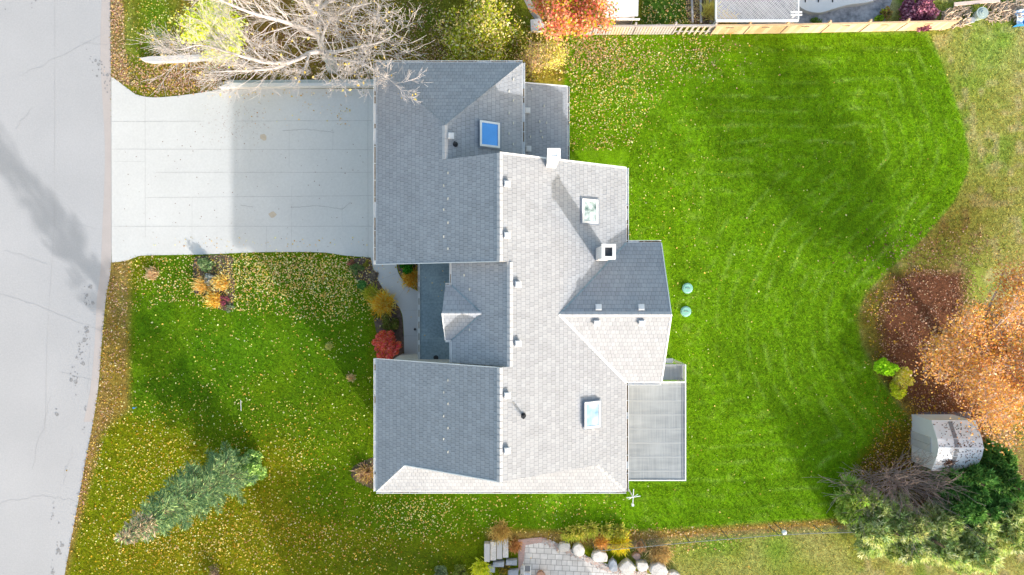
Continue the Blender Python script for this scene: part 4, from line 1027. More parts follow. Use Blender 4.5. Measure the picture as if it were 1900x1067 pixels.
# bottom
grassy('yellow_perennial', 893, 1052, .45, .45, [(210,215,60),(190,200,40),(225,225,90)], 'bright yellow leafy clump below the garden steps', 'perennial', 700, wd=.035)
shrub('low_shrub', 816, 1060, .6, .7, [(120,140,95),(95,115,75),(150,165,125)], 'grey-green bush at the bottom edge left of the steps', n=1500, size=.05)
shrub('low_shrub', 855, 1062, .6, .7, [(130,145,60),(110,125,50),(150,160,80)], 'olive bush at the bottom edge beside the yellow clump', n=1400, size=.05)
shrub('dry_bush', 405, 1068, .7, .8, [(165,140,110),(140,115,90),(185,165,130)], 'bare tan bush at the bottom edge below the spruce', 'bush', n=900, size=.035, stem_n=40)
grassy('yellow_perennial', 1148, 1006, .5, .3, [(215,205,60),(200,190,40),(225,185,70),(180,170,50)], 'bright yellow clump above the boulders', 'perennial', 1700, wd=.03)
grassy('orange_perennial', 1116, 1003, .42, .25, [(215,165,90),(200,150,70),(220,180,110)], 'orange-tan clump left of the yellow clump above the boulders', 'perennial', 1100)
grassy('dry_plant', 1222, 1024, .6, .3, [(185,160,110),(165,140,90),(200,180,130)], 'large straw-coloured tuft right of the boulders', 'plant', 1500)
grassy('dry_plant', 1188, 1012, .3, .25, [(190,160,125),(170,140,100)], 'small brownish tuft just above the brown rock', 'plant', 600)
for i, (px, py, lb) in enumerate(((1072,988,'thin weedy stalk clump above the patio, leftmost in the fence belt'),(1096,984,'pale green weed clump second from the left in the fence belt'),(1055,992,'yellowish weed tuft at the left start of the fence belt'),(1125,986,'leafy weed clump in the fence belt above the yellow clump'),(1150,988,'rightmost tall weed clump in the fence belt'))):
    grassy('weed_clump', px, py-3, .34, .5, [(170,175,75),(150,160,60),(195,185,100)], lb, 'weeds', 420, wd=.03)
grassy('weed_clump', 930, 984, .6, .25, [(190,165,100),(170,140,80),(200,180,110)], 'tan weed strip just above the garden steps', 'weeds', 900)
grassy('weed_clump', 955, 1012, .34, .2, [(190,140,90),(160,110,60),(205,165,110)], 'rusty dry weeds between steps and patio', 'weeds', 700)
grassy('weed_clump', 935, 1053, .32, .2, [(180,150,50),(120,110,50),(90,95,60)], 'dark yellow-brown weeds among the stone blocks', 'weeds', 500)

# ------------------------------------------------------------------ board fence at the top
fence = empty('board_fence', (0, 0, 0)); tag(fence, 'board fence above the back lawn, weathered grey boards left and new cedar boards right', 'fence')
fb = [(1070,65.5),(1097,65),(1172,64.5),(1244,64),(1316,64),(1377,63.5),(1445,62.5),(1520,61),(1592,59.5),(1660,58),(1752,56)]
rr = random.Random(8)
for i in range(len(fb)-1):
    a = Vector((*G(*fb[i]), 0)); b = Vector((*G(*fb[i+1]), 0)); L = (b-a).length; d = (b-a)/L; nn = Vector((-d.y, d.x, 0)); old = i < 4
    mb = MB(); n = int(L/.145); Hh = 1.22
    for k in range(n):
        gap = .012 if not old else .03
        if i == 3 and k % 2: continue
        u0 = k*L/n+gap/2; u1 = (k+1)*L/n-gap/2; p = a+d*(u0+u1)/2
        mi = (0 if rr.random() < .6 else 1) if not old else (2 if rr.random() < .75 else 3)
        mb.obox((p+nn*(.0+rr.uniform(0,.006))), d, None, (u1-u0)/2, .012, .06, Hh+rr.uniform(-.01, .01), mi)
    mb.obox(a+(b-a)*.5+nn*.04, d, None, L/2-.05, .02, .3, .4, 2 if old else 0); mb.obox(a+(b-a)*.5+nn*.04, d, None, L/2-.05, .02, 1.0, 1.08, 2 if old else 0)
    mb.obox(a+(b-a)*.5+nn*.02, d, None, L/2, .05, Hh+.012, Hh+.05, 2 if old else 0)
    for q_ in (a+d*.03, ): mb.obox(q_-nn*.02, d, None, .022, .012, .06, Hh+.01, 4)
    mb.build('fence_panel', [M_woodnew, noisy('cedar_board_pale', (.74,.56,.37), .12, 2, .8), M_woodold, noisy('weathered_tan_board', (.55,.43,.3), .2, 2, .8), mat('panel_gap', (.16,.13,.11), .9)], fence)
for i, (px, py) in enumerate(fb):
    p = Vector((*G(px, py), 0)); MB().box(p.x-.05, p.x+.05, p.y+.06, p.y+.16, 0, 1.42).build('fence_post', M_woodold if i < 5 else M_woodnew, fence)
    if 4 <= i < 10:
        c_ = (Vector((*G(*fb[i]),0))+Vector((*G(*fb[i+1]),0)))/2; MB().box(c_.x-.3, c_.x+.12, c_.y-.035, c_.y-.014, 1.0, 1.05).build('rail_bracket', mat('dark_bracket', (.13,.11,.1), .6), fence)

# white shed behind the fence
sh = empty('white_shed', (*G(1135,10), 0)); tag(sh, 'small shed with a bright white roof behind the fence next to the red-leaved tree', 'shed')
ox, oy = sh.location.x, sh.location.y
def R2(pxa, pya, z): p = P(pxa, pya, z); return (p.x-ox, p.y-oy)
zt = 1.7; a0 = R2(1106,34,zt); a1 = R2(1184,29,zt); wdt = 2.6
mb = MB(); mb.prism([a0, a1, (a1[0]+.05, a1[1]+wdt), (a0[0]+.05, a0[1]+wdt)], zt-.1, zt); mb.build('roof', noisy('white_membrane', (.8,.8,.8), .04, 2, .5), sh)
mb = MB(); mb.prism([(a0[0]+.1,a0[1]+.12),(a1[0]-.1,a1[1]+.12),(a1[0]-.1,a1[1]+wdt-.1),(a0[0]+.1,a0[1]+wdt-.1)], 0, zt-.1); mb.build('wall', M_woodold, sh)
mb = MB(); mb.box(a0[0], a1[0]+.1, a0[1]-.06, a0[1]-.005, zt-.12, zt+.02); mb.build('fascia', M_white, sh)

# concrete slab with box, walkway
wk = MB(); wk.prism(gpoly([(970,-60),(982,-5),(995,20),(1008,42),(1000,46),(984,24),(972,0),(960,-60)]), -.05, .03); tag(wk.build('garden_path', noisy('grey_brown_path', (.33,.30,.27), .15, 2, .9)), kind='structure')
mb = MB(); pts = gpoly([(984,40),(1000,38),(1012,50),(1008,60),(985,61)]); mb.prism(pts, 0, .28)
o = mb.build('utility_pedestal', noisy('white_concrete_block', (.66,.66,.67), .08, 3, .8)); tag(o, 'low white concrete block beside the red-leaved tree', 'concrete block')
mb = MB()
for k in range(4):
    a = Vector((*G(1020, 62), .05)); mb.tube([a+Vector((k*.08,0,0)), a+Vector((.25-k*.05, .5+.05*k, .35))], .03, 5)
tag(mb.build('leaning_board', M_woodold), 'few leaning grey sticks at the left end of the fence', 'boards')

# lattice roof
la = empty('lattice_pergola', (*P(1400,5,0).xy, 0)); tag(la, 'white diagonal lattice pergola roof behind the cedar fence', 'pergola')
ox, oy = la.location.x, la.location.y; zl = 1.45
y0 = P(0,36,zl).y-oy; x0 = P(1330,0,zl).x-ox; x1 = P(1480,0,zl).x-ox; Hl = 3.2
mb = MB(); st = .13
W_ = x1-x0
for sgn, zo in ((1, 0), (-1, .012)):
    k = -int(Hl/st)-1
    while k*st < W_+Hl:
        u = k*st; pts = []
        for t in (0, Hl):
            pts.append((u+t if sgn > 0 else u+Hl-t, t))
        (xa, ya), (xb, yb) = pts
        # clip to x range
        def cl(xa, ya, xb, yb, lo, hi):
            if xa > xb: xa, ya, xb, yb = xb, yb, xa, ya
            if xb <= lo or xa >= hi: return None
            if xa < lo: ya += (yb-ya)*(lo-xa)/(xb-xa); xa = lo
            if xb > hi: yb = ya+(yb-ya)*(hi-xa)/(xb-xa); xb = hi
            return xa, ya, xb, yb
        c_ = cl(xa, ya, xb, yb, 0, W_)
        if c_ and c_[2]-c_[0] > .03:
            xa, ya, xb, yb = c_; L = math.hypot(xb-xa, yb-ya)
            mb.obox((x0+(xa+xb)/2, y0+(ya+yb)/2), (xb-xa, yb-ya), None, L/2, .021 if sgn > 0 else .012, zl+zo, zl+zo+.01)
        k += 1 if sgn > 0 else 2
mb.build('lattice', noisy('white_lattice', (.62,.60,.60), .1, 3, .7), la)
mb = MB(); mb.box(x0-.05, x1+.05, y0-.1, y0, zl-.12, zl+.03).box(x0-.08, x0, y0, y0+Hl, zl-.12, zl+.03).box(x1, x1+.08, y0, y0+Hl, zl-.12, zl+.03); mb.build('beam', M_white, la)
for x in (x0, x1-.1):
    for y in (y0-.05, y0+Hl-.2): MB().box(x, x+.1, y, y+.1, 0, zl-.12).build('post', M_white, la)
# two white rail ends by pergola
mb = MB()
for pya in (22, 27): 
    p = P(1478, pya, 2.0); mb.box(p.x-.3, p.x+.3, p.y-.035, p.y+.035, 1.95, 2.0)
p = P(1478, 24, 2.0); mb.box(p.x-.03, p.x+.03, p.y-.03, p.y+.03, 0, 1.949)
tag(mb.build('white_rail_stand', M_white), 'two short white rails beside the right end of the lattice roof', 'rail')

# neighbour's patio beyond the fence
pt = MB(); pt.prism(gpoly([(1320,44),(1320,-80),(1680,-80),(1655,0),(1640,44)]), -.05, .02)
tag(pt.build('neighbour_patio', noisy('blue_grey_stone_patio', (.30,.31,.34), .45, 1.3, .85, .2, 5, color2=(.5,.5,.53))), kind='structure')
cv = MB(); pts = smooth_poly([(1470,-20),(1475,12),(1490,25),(1515,29),(1540,22),(1570,14),(1610,8),(1650,-15)], 5)
cv.prism(gpoly(pts+[(1650,-60),(1470,-60)]), .02, .42)
o = cv.build('raised_terrace', noisy('pale_concrete_deck', (.56,.57,.58), .08, 1.5, .7)); tag(o, kind='structure'); o.name = 'raised_terrace'
mb = MB()
for px in (1488, 1512, 1538): p = G(px, 3); mb.box(p[0]-.03, p[0]+.03, p[1]-.22, p[1]+.1, .421, .45)
tag(mb.build('terrace_grate', M_black), 'three short dark slots in the pale terrace behind the fence', 'drain slots')
mb = MB()
for px in (1284, 1300, 1318):
    a = G(px, 44); b = G(px-2, -30); mb.obox(((a[0]+b[0])/2, (a[1]+b[1])/2), (b[0]-a[0], b[1]-a[1]), None, 1.1, .05, .0, .16)
tag(mb.build('timber_edging', M_woodold), 'grey timber edging boards between lawn and lattice roof behind the fence', 'edging')
# timber lying near plum shrub, brush pile, planter, blue tarp
a = Vector((*G(1762,13), 0)); b = Vector((*G(1846,6), 0))
mb = MB(); mb.obox((a+b)/2, b-a, None, (b-a).length/2, .09, .35, .41)
for t in (.1, .9): q_ = a.lerp(b, t); mb.box(q_.x-.06, q_.x+.06, q_.y-.06, q_.y+.06, 0, .349)
tag(mb.build('plank_bench', noisy('pinkish_plank', (.62,.50,.45), .12, 3, .8)), 'long pale plank on two blocks at the top right', 'plank')
rr = random.Random(9); mb = MB()
for k in range(520):
    px = rr.uniform(1745, 1900); py = 45-(px-1745)*.12+rr.uniform(-26, 9); 
    if 1795 < px < 1828 and py > 12: continue
    x, y = G(px, py); a = rr.gauss(.6, .7); L = rr.uniform(.15, .5); h = rr.uniform(.02, .25)
    mb.tube([(x-L*math.cos(a)/2, y-L*math.sin(a)/2, h),(x+L*math.cos(a)/2, y+L*math.sin(a)/2, h+rr.uniform(-.05,.1))], rr.uniform(.015, .04), 4)
o = mb.build('brush_pile', noisy('chopped_branch_wood', (.52,.38,.27), .35, 2, .85, color2=(.72,.58,.44))); tag(o, 'heap of chopped branches and wood chips in the top right corner', 'brush pile', kind='stuff')
x, y = G(1811, 31)
mb = MB(); mb.tube([(x,y,0),(x,y,.5)], [.24,.3], 20); mb.tube([(x,y,.5),(x,y,.53)], .33, 20); mb.tube([(x,y,.531),(x,y,.56)], .2, 16); mb.tube([(x,y,.56),(x,y,.60)], .08, 12)
tag(mb.build('lidded_bin', noisy('pale_green_plastic', (.36,.44,.42), .08, 3, .5)), 'round grey-green lidded tub at the edge of the brush pile', 'tub')
x, y = G(1798, 40); mb = MB(); mb.prism([(x-.3,y-.14),(x+.22,y-.08),(x+.28,y+.16),(x-.2,y+.2)], 0, .16)
tag(mb.build('slate_block', M_stoneb), 'dark blue-grey stone beside the round tub', 'stone')
mb = MB(); c1 = G(1895, 38); n = 8
for i in range(n):
    for j in range(5):
        def tp_(i, j): return (c1[0]-.5+i*.22, c1[1]-.35+j*.16+i*.02, .28+.1*math.sin(i*1.7+j)+.06*math.cos(j*2.3+i))
        mb.face([tp_(i,j), tp_(i+1,j), tp_(i+1,j+1), tp_(i,j+1)], 0 if i > 1 else 1)
for i in range(n): mb.face([(c1[0]-.5+i*.22, c1[1]-.37+i*.02, 0),(c1[0]-.5+(i+1)*.22, c1[1]-.37+(i+1)*.02, 0), tp_(i+1,0), tp_(i,0)], 0)
tag(mb.build('blue_tarp', [noisy('blue_tarp_plastic', (.03,.22,.55), .2, 3, .4), noisy('pale_blue_tarp', (.45,.6,.8), .1, 3, .4)]), 'crumpled blue tarp at the right edge by the brush pile', 'tarp')

# ------------------------------------------------------------------ septic lids, antenna, small things
M_lid = noisy('mint_green_plastic', (.20,.50,.40), .12, 5, .5, color2=(.32,.60,.50))
for i, (px, py, lb) in enumerate(((1275,535,'upper of the two round mint green lids in the back lawn'),(1272,578,'lower of the two round mint green lids in the back lawn'))):
    x, y = G(px, py); e = empty('septic_lid', (x, y, 0)); tag(e, lb, 'lid', 'green lids in the back lawn')
    mb = MB(); mb.tube([(0,0,-.05),(0,0,.10)], .29, 24); mb.tube([(0,0,.10),(0,0,.13)], [.28,.22], 24); mb.build('cover', M_lid, e)
    mb = MB()
    for k in range(6): a = k*1.047; mb.tube([(.25*math.cos(a),.25*math.sin(a),.10),(.25*math.cos(a),.25*math.sin(a),.125)], .018, 6)
    mb.tube([(-.12,0,.13),(-.1,0,.16),(.1,0,.16),(.12,0,.13)], .014, 6); mb.build('bolt', M_wirem, e)
an = empty('antenna', (5.75, -9.95, 0)); tag(an, 'small white aerial on a pole at the lower right roof corner', 'antenna')
mb = MB(); mb.tube([(0,0,0),(0,0,5.6)], .025, 8).box(-.33,-.02,-.02,.02,4.2,4.24); mb.build('pole', M_white, an)
mb = MB(); mb.tube([(.02,.38,5.6),(-.02,-.36,5.6)], .022, 6).tube([(-.32,-.02,5.63),(.34,.06,5.63)], .02, 6).tube([(.22,.14,5.62),(-.22,-.1,5.62)], .014, 6).tube([(-.03,-.42,5.6),(-.03,-.3,5.6)], .05, 8).tube([(-.02,-.36,5.55),(-.02,-.36,5.68)], .06, 8)
mb.build('element', M_white, an)
x, y = G(447,752); mb = MB(); mb.tube([(x,y+.3,.03),(x+.04,y-.3,.08)], .018, 5); tag(mb.build('white_stake', M_white), 'thin white stake lying on the front lawn', 'stake')
x, y = G(254,755); mb = MB(); mb.tube([(x,y,0),(x,y,.35)], .006, 4).box(x,x+.12,y-.004,y+.004,.25,.35).box(x-.04,x+.06,y-.04,y+.04,.35,.36); tag(mb.build('marker_flag', mat('blue_flag', (.05,.25,.6), .6)), 'tiny blue marker flag at the mown edge near the road', 'flag')
x, y = G(770,611); mb = MB(); mb.tube([(x,y,.045),(x,y,.12)], [.07,.06], 10).tube([(x,y,.12),(x,y,.15)], .03, 8); tag(mb.build('boot_scraper', M_black), 'small round black object on the front path by the porch', 'door stop')
x, y = G(1108,912);

# ------------------------------------------------------------------ garden shed lower right
gs = empty('garden_shed', (*G(1688,783), 0)); tag(gs, 'white metal garden shed with a gambrel roof spotted with leaves under the orange tree', 'shed')
ox, oy = gs.location.x, gs.location.y
def T(px, py, z): p = P(px, py, z); return Vector((p.x-ox, p.y-oy, z))
M_shedw = noisy('grey_shed_wall', (.64,.63,.65), .06, 2, .6); M_shedr = noisy('white_shed_roof', (.74,.74,.75), .05, 2, .5)
ze_, zr2 = 1.9, 2.5
y_s = T(0,872,ze_).y; y_n = T(0,781,ze_).y; yr = (y_s+y_n)/2
x_w = T(1712,0,0).x; x_w = (1735-950)*(38-2.2)/F-ox; x_e = T(1818,0,2.2).x
prof = [(y_s,0),(y_n,0),(y_n,ze_),(yr+.35*(y_n-yr),zr2-.12),(yr,zr2),(yr-.35*(yr-y_s),zr2-.12),(y_s,ze_)]
mb = MB(); mb.extr([(u,z-.0 if z < .1 else z-.03) for u, z in prof], 'x', x_w+.05, x_e-.05); mb.build('wall', M_shedw, gs)
mb = MB()
ps = [prof[2],prof[3],prof[4],prof[5],prof[6]]; rib = []
for (u0,z0),(u1,z1) in zip(ps[:-1], ps[1:]):
    for (xa, xb, dz_, mi) in ((x_w, x_e, 0, 0),):
        mb.face([(xa,u0,z0),(xb,u0,z0),(xb,u1,z1),(xa,u1,z1)][::-1]); mb.face([(xa,u0,z0-.025),(xb,u0,z0-.025),(xb,u1,z1-.025),(xa,u1,z1-.025)])
for xx in (x_w, x_e):
    for (u0,z0),(u1,z1) in zip(ps[:-1], ps[1:]): mb.face([(xx,u0,z0),(xx,u1,z1),(xx,u1,z1-.05),(xx,u0,z0-.05)])
for u, z in (ps[0], ps[-1]): mb.box(x_w, x_e, u-.03, u+.03, z-.06, z-.001)
rf = mb.build('roof', M_shedr, gs)
mb = MB(); xs0 = x_w+(x_e-x_w)*.36
for (u0,z0),(u1,z1) in zip(ps[:-1], ps[1:]):
    lerp = lambda t: (u0+(u1-u0)*t, z0+(z1-z0)*t)
    a_, b_ = lerp(.03), lerp(.97); mb.face([(xs0,a_[0],a_[1]+.01),(xs0+.22,a_[0],a_[1]+.012),(xs0+.22,b_[0],b_[1]+.012),(xs0,b_[0],b_[1]+.01)][::-1])
mb.build('skylight_strip', mat('grey_strip', (.22,.23,.25), .4), rf)
mb = MB(); mb.box(x_w-.01, x_e+.01, yr-.04, yr+.04, zr2-.02, zr2+.015); mb.build('ridge_cap', M_shedr, rf)
mb = MB()
for s_ in (-.4, 0): mb.box(x_w+.0, x_w+.045, yr+s_, yr+s_+.385, .05, 1.8)
mb.build('door', noisy('shed_door', (.46,.45,.46), .05, 2, .6), gs)
nl = 320; xs = RNG.uniform(x_w+.05, x_e-.05, nl); us = RNG.uniform(y_s+.05, y_n-.05, nl)
keep = RNG.random(nl) < np.where(xs > xs0+.16, 1, .5)*np.where(us > yr, 1, .8); xs = xs[keep]; us = us[keep]
zs = np.interp(us, [p_[0] for p_ in prof[2:]][::-1], [p_[1] for p_ in prof[2:]][::-1])+.015
C_ = np.stack([xs, us, zs], 1); cl_ = RNG.normal(0, .11, (150, 3))*np.array([1.2,.8,.1])+np.array([xs0-.12, yr-.85, 0]); cl_[:,2] = np.interp(cl_[:,1], [p_[0] for p_ in prof[2:]][::-1], [p_[1] for p_ in prof[2:]][::-1])+.03+np.abs(RNG.normal(0,.02,150))
C_ = np.concatenate([C_, cl_]); u_, v_ = axes(len(C_), .04, .9, .7)
lf = leaf_mesh('roof_leaves', C_, u_, v_, pick(len(C_), [(105,70,55),(90,75,70),(130,95,70)], .2), M_leaf, gs); lf['kind'] = 'stuff'
mb = MB(); q1 = gpoly([(1695,768),(1708,764),(1800,764),(1800,775),(1712,778),(1712,868),(1700,872)]); mb.face([(x,y,.02) for x,y in q1][::-1]); tag(mb.build('dark_shed_strip', noisy('dark_ground', (.13,.11,.12), .4, 6, .95)), kind='structure')  # dark L-shaped ground strip on the shed's upper and left sides

# ------------------------------------------------------------------ chain link fence at the bottom
cf = empty('wire_fence', (0, 0, 0)); tag(cf, 'thin chain-link fence along the bottom of the back lawn', 'fence')
pf = [G(1100,1008), G(1190,1000), G(1270,992), G(1340,986), G(1430,979), G(1510,975), G(1590,974)]
mb = MB()
for i in range(len(pf)-1):
    a, b = Vector((*pf[i], 0)), Vector((*pf[i+1], 0)); L = (b-a).length; d = (b-a)/L
    MB().tube([a+Vector((0,0,1.15)), b+Vector((0,0,1.15))], .018, 6).build('top_rail', M_wirem, cf)
    n = int(L/.11)
    for k in range(n):
        for sg in (0, 1):
            u = k*.11; x0_, x1_ = (u, min(L, u+.55)) if sg == 0 else (min(L, u+.55), u)
            if u+.55 > L: continue
            for h0, h1 in ((.05,.6),(.6,1.15)):
                mb.tube([a+d*x0_+Vector((0,0,h0)), a+d*x1_+Vector((0,0,h1))], .003, 3, cap=False)
mb.build('wire_mesh', M_wirem, cf)
for p in pf: MB().tube([(p[0],p[1],0),(p[0],p[1],1.2)], .03, 8).build('fence_post', M_wirem, cf)
x, y = G(1440,978); e = empty('globe_lamp', (x, y+.12, 0)); tag(e, 'white globe on a short post at the wire fence', 'lamp')
MB().tube([(0,0,0),(0,0,1.0)], .03, 8).build('post', M_wirem, e)
mb = MB(); n = 10; rs = [.14*math.sin(math.pi*(k+.02)/(n+.04)) for k in range(n+1)]; mb.tube([(0,0,1.13-.14*math.cos(math.pi*k/n)) for k in range(n+1)], [max(.005, q_) for q_ in rs], 14); mb.build('globe', M_white, e, True)

# ------------------------------------------------------------------ stone patio, steps and boulders at the bottom
M_pav = brick_mat('stone_pavers', (.70,.67,.64), (.60,.57,.54), (.30,.28,.26), .42, .30, .014, 'Object', .85, .05)
pt = MB(); pts = gpoly([(963,1012),(1020,1003),(1040,1010),(1080,1028),(1130,1048),(1190,1062),(1260,1075),(1300,1160),(940,1160),(965,1062)])
pt.prism(pts, -.05, .03); tag(pt.build('stone_patio', M_pav), kind='structure')
M_redb = brick_mat('pink_brick_edge', (.50,.33,.29), (.45,.30,.26), (.35,.3,.28), .2, .1, .01, 'Object')
pt = MB(); pt.prism(gpoly([(961,1001),(1005,996),(1020,1003),(975,1011),(972,1040),(962,1060)]), 0, .055); tag(pt.build('brick_border', M_redb), kind='structure')
rr = random.Random(12)
def stone(name, px, py, rx, ry, h, label, m, group=None, cat='boulder', seed=0, rot=0, flat=.8):
    rg = random.Random(seed+int(px)); x, y = G(px, py); mb = MB(); n = 8; rad_ = [rg.uniform(.80, 1.14) for _ in range(n)]
    rings = []
    for lv, (zz_, sc) in enumerate(((-.05, .95), (h*.35, 1.04), (h*.88, 1.0), (h, .9))):
        ring = []
        for k in range(n):
            a = 6.283*k/n; q_ = Vector((rx*math.cos(a), ry*math.sin(a), 0))*rad_[k]*sc; q_.rotate(Matrix.Rotation(rad(rot), 3, 'Z')); ring.append((x+q_.x, y+q_.y, zz_+rg.uniform(-.015, .015)))
        rings.append(ring)
    for r0_, r1_ in zip(rings[:-1], rings[1:]):
        for k in range(n): mb.face([r0_[k], r0_[(k+1)%n], r1_[(k+1)%n], r1_[k]])
    c_ = (x, y, h+.02)
    for k in range(n): mb.face([rings[-1][k], rings[-1][(k+1)%n], c_])
    o = mb.build(name, m); tag(o, label, cat, group); return o
gB = 'boulders along the patio'
stone('boulder', 1046, 1011, .36, .26, .35, 'pale rounded boulder at the left start of the row by the patio', M_stone, gB)
stone('boulder', 1073, 1016, .36, .34, .4, 'grey square-cut boulder second from the left by the patio', M_stone, gB)
stone('boulder', 1111, 1029, .52, .34, .4, 'wide flat tan boulder below the orange-tan clump', M_stone, gB)
stone('boulder', 1136, 1046, .30, .36, .4, 'blue-grey upright stone between the wide tan boulder and the angular white one', M_stoneb, gB)
stone('boulder', 1162, 1048, .44, .42, .5, 'large pale triangular boulder below the yellow clump', M_stone, gB, seed=3)
stone('boulder', 1189, 1046, .36, .34, .5, 'angular grey boulder directly below the brown rock', M_stone, gB, seed=5)
stone('boulder', 1219, 1054, .55, .46, .55, 'largest pale boulder near the right end of the row', M_stone, gB, seed=6)
stone('boulder', 1249, 1064, .36, .26, .4, 'pale boulder cut by the bottom edge at the right end of the row', M_stone, gB, seed=7)
stone('brown_rock', 1180, 1029, .24, .22, .3, 'small reddish brown rock among the dry tufts', noisy('brown_rock', (.32,.22,.18), .3, 3, .9, .5, 14), None, 'rock')
mb = MB()
path_p = smooth_poly([(1010,1003),(1040,1018),(1080,1034),(1110,1048),(1140,1058),(1200,1064)], 6)
for k in range(800):
    i = rr.randrange(len(path_p)-1); q_ = path_p[i]; x, y = G(q_[0]+rr.uniform(-2, 6), q_[1]+rr.gauss(0, 2.2)); R = rr.uniform(.025, .055); a = rr.random()*3.14
    pts = [(x+R*math.cos(t)*math.cos(a)*1.3-R*math.sin(t)*math.sin(a)*.8, y+R*math.cos(t)*math.sin(a)*1.3+R*math.sin(t)*math.cos(a)*.8) for t in [k2*6.283/6 for k2 in range(6)]]
    mb.prism(pts, .0, .06+R*.6, 0 if rr.random() < .6 else 1)
tag(mb.build('pebble_strip', [noisy('pink_pebble', (.50,.38,.33), .3, 3, .8), noisy('grey_pebble', (.5,.48,.46), .3, 3, .8)]), 'strip of rounded pebbles between patio and boulders', 'pebbles', kind='stuff')
# steps
st_ = empty('garden_steps', (*G(921,1017), 0)); tag(st_, 'four pale stone steps beside the patio at the bottom', 'steps')
for k in range(4):
    xa, ya = G(899+k*11.3, 1004-k*2.2); xb, yb = G(899+(k+1)*11.3-1, 1037-k*1.5); hh = .42-.08*k
    mb = MB(); mb.box(xa-st_.location.x, xb-st_.location.x, yb-st_.location.y, ya-st_.location.y, -.05, hh); mb.build('step', M_stone if k % 2 else M_path, st_)
for i, (px, py, rx, ry, lb) in enumerate(((925,1043,.32,.14,'left blue-grey stone block below the steps'),(949,1040,.32,.15,'right blue-grey stone block below the steps'),(912,1052,.2,.2,'greenish stone block beside the yellow clump'),(952,1062,.3,.25,'dark grey block at the bottom edge left of the patio'),(905,1066,.2,.12,'small pale block at the very bottom below the steps'))):
    x, y = G(px, py); mb = MB(); mb.prism([(x-rx,y-ry*.9),(x+rx*.95,y-ry),(x+rx,y+ry),(x-rx*.9,y+ry*.85)], 0, .34-.03*i); mb.prism([(x-rx*.8,y-ry*.7),(x+rx*.75,y-ry*.8),(x+rx*.8,y+ry*.8),(x-rx*.7,y+ry*.65)], .34-.03*i, .37-.03*i)
    tag(mb.build('stone_block', M_stoneb), lb, 'stone block', 'stone blocks below the steps')
# white chair frame cut by the bottom edge
ch_ = empty('garden_chair', (*G(978,1060), 0)); tag(ch_, 'white metal-framed garden chair at the bottom edge on the patio', 'chair')
for sx in (-.17, .17):
    mb = MB(); mb.tube([(sx,.62,.75),(sx,.2,.5),(sx,-.45,.45)], .022, 6).tube([(sx,.2,.5),(sx,.35,0.03)], .02, 6).tube([(sx,-.4,.45),(sx,-.45,.03)], .02, 6); mb.build('side_frame', M_white, ch_)
mb = MB(); mb.box(-.17,.17,-.45,.1,.455,.475); mb.build('seat', noisy('pale_blue_sling', (.5,.53,.58), .05, 3, .8), ch_)
mb = MB(); mb.face([(-.17,.2,.52),(.17,.2,.52),(.17,.6,.74),(-.17,.6,.74)]); mb.build('backrest', noisy('dark_sling', (.15,.16,.18), .1, 3, .8), ch_)
x, y = G(1003,1063); mb = MB(); mb.tube([(x,y,.03),(x,y,.4)], [.18,.26], 20, cap=False).tube([(x,y,.40),(x,y,.44)], [.29,.29], 20, cap=False).tube([(x,y,.44),(x,y,.36)], [.25,.23], 20); tag(mb.build('terracotta_pot', noisy('terracotta', (.48,.27,.18), .15, 3, .8)), 'round terracotta pot at the bottom edge beside the chair', 'pot')

# neighbour's house, unseen, added beyond the lower edge to cast shade on the grass
nh = empty('neighbour_shade_house', (0.6, -27.4, 0)); tag(nh, 'plain neighbouring house out of view, added to shade the lower lawn', 'house')
mb = MB(); mb.extr([(-5,0),(5,0),(5,4.6),(0,7.6),(-5,4.6)], 'x', -2.6, 8.6); mb.build('wall', M_siding, nh)
mb = MB()
for s_ in (-1, 1): mb.face([(-3,0,7.75),(9,0,7.75),(9,s_*5.5,4.5),(-3,s_*5.5,4.5)][::s_*-1])
mb.build('roof', M_roof, nh)

# ------------------------------------------------------------------ fallen leaves (nobody could count them)
NOGO = [(696,112,974,492),(920,280,1166,914),(696,660,1166,914),(1160,448,1246,712),(1164,676,1274,894),(778,486,950,684),(968,150,1054,300),(1060,30,1068,40)]
def scatter(spec):
    C = []; K = []
    for s_ in spec:
        kind, n = s_[0], s_[1]
        if kind == 'b':
            _, n, cx, cy_, rx, ry, cols = s_; px = RNG.normal(cx, rx, n); py = RNG.normal(cy_, ry, n)
        elif kind == 'p':
            _, n, poly, cols = s_; xs = [p[0] for p in poly]; ys = [p[1] for p in poly]; m = int(n*2.5)
            px = RNG.uniform(min(xs), max(xs), m); py = RNG.uniform(min(ys), max(ys), m); k = inside(px, py, poly); px = px[k][:n]; py = py[k][:n]
            cl_ = vnoise(px, py, 22, 77) > RNG.random(len(px))*.75; px = px[cl_]; py = py[cl_]
        C.append(np.stack([px, py], 1)); K.append(pick(len(px), cols, .2))
    C = np.concatenate(C); K = np.concatenate(K); ok = np.ones(len(C), bool)
    for x0_, y0_, x1_, y1_ in NOGO: ok &= ~((C[:,0] > x0_) & (C[:,0] < x1_) & (C[:,1] > y0_) & (C[:,1] < y1_))
    for po_ in (dpoly, edge+[(-100,1400),(-100,-700)]):
        ins = inside(C[:,0], C[:,1], po_); ok &= ~(ins & (RNG.random(len(C)) > .012))
    return C[ok], K[ok]
LY = [(245,225,130),(235,205,110),(250,235,170),(225,185,85)]; LT = [(230,195,135),(210,170,115),(238,212,165),(185,140,95),(200,175,90)]
LP = [(220,180,155),(200,158,136),(228,195,172),(172,125,105)]; LB = [(140,98,78),(172,132,108),(108,72,56),(200,168,142),(120,82,66)]; LO = [(190,150,40),(215,175,60),(165,120,30),(230,195,90)]
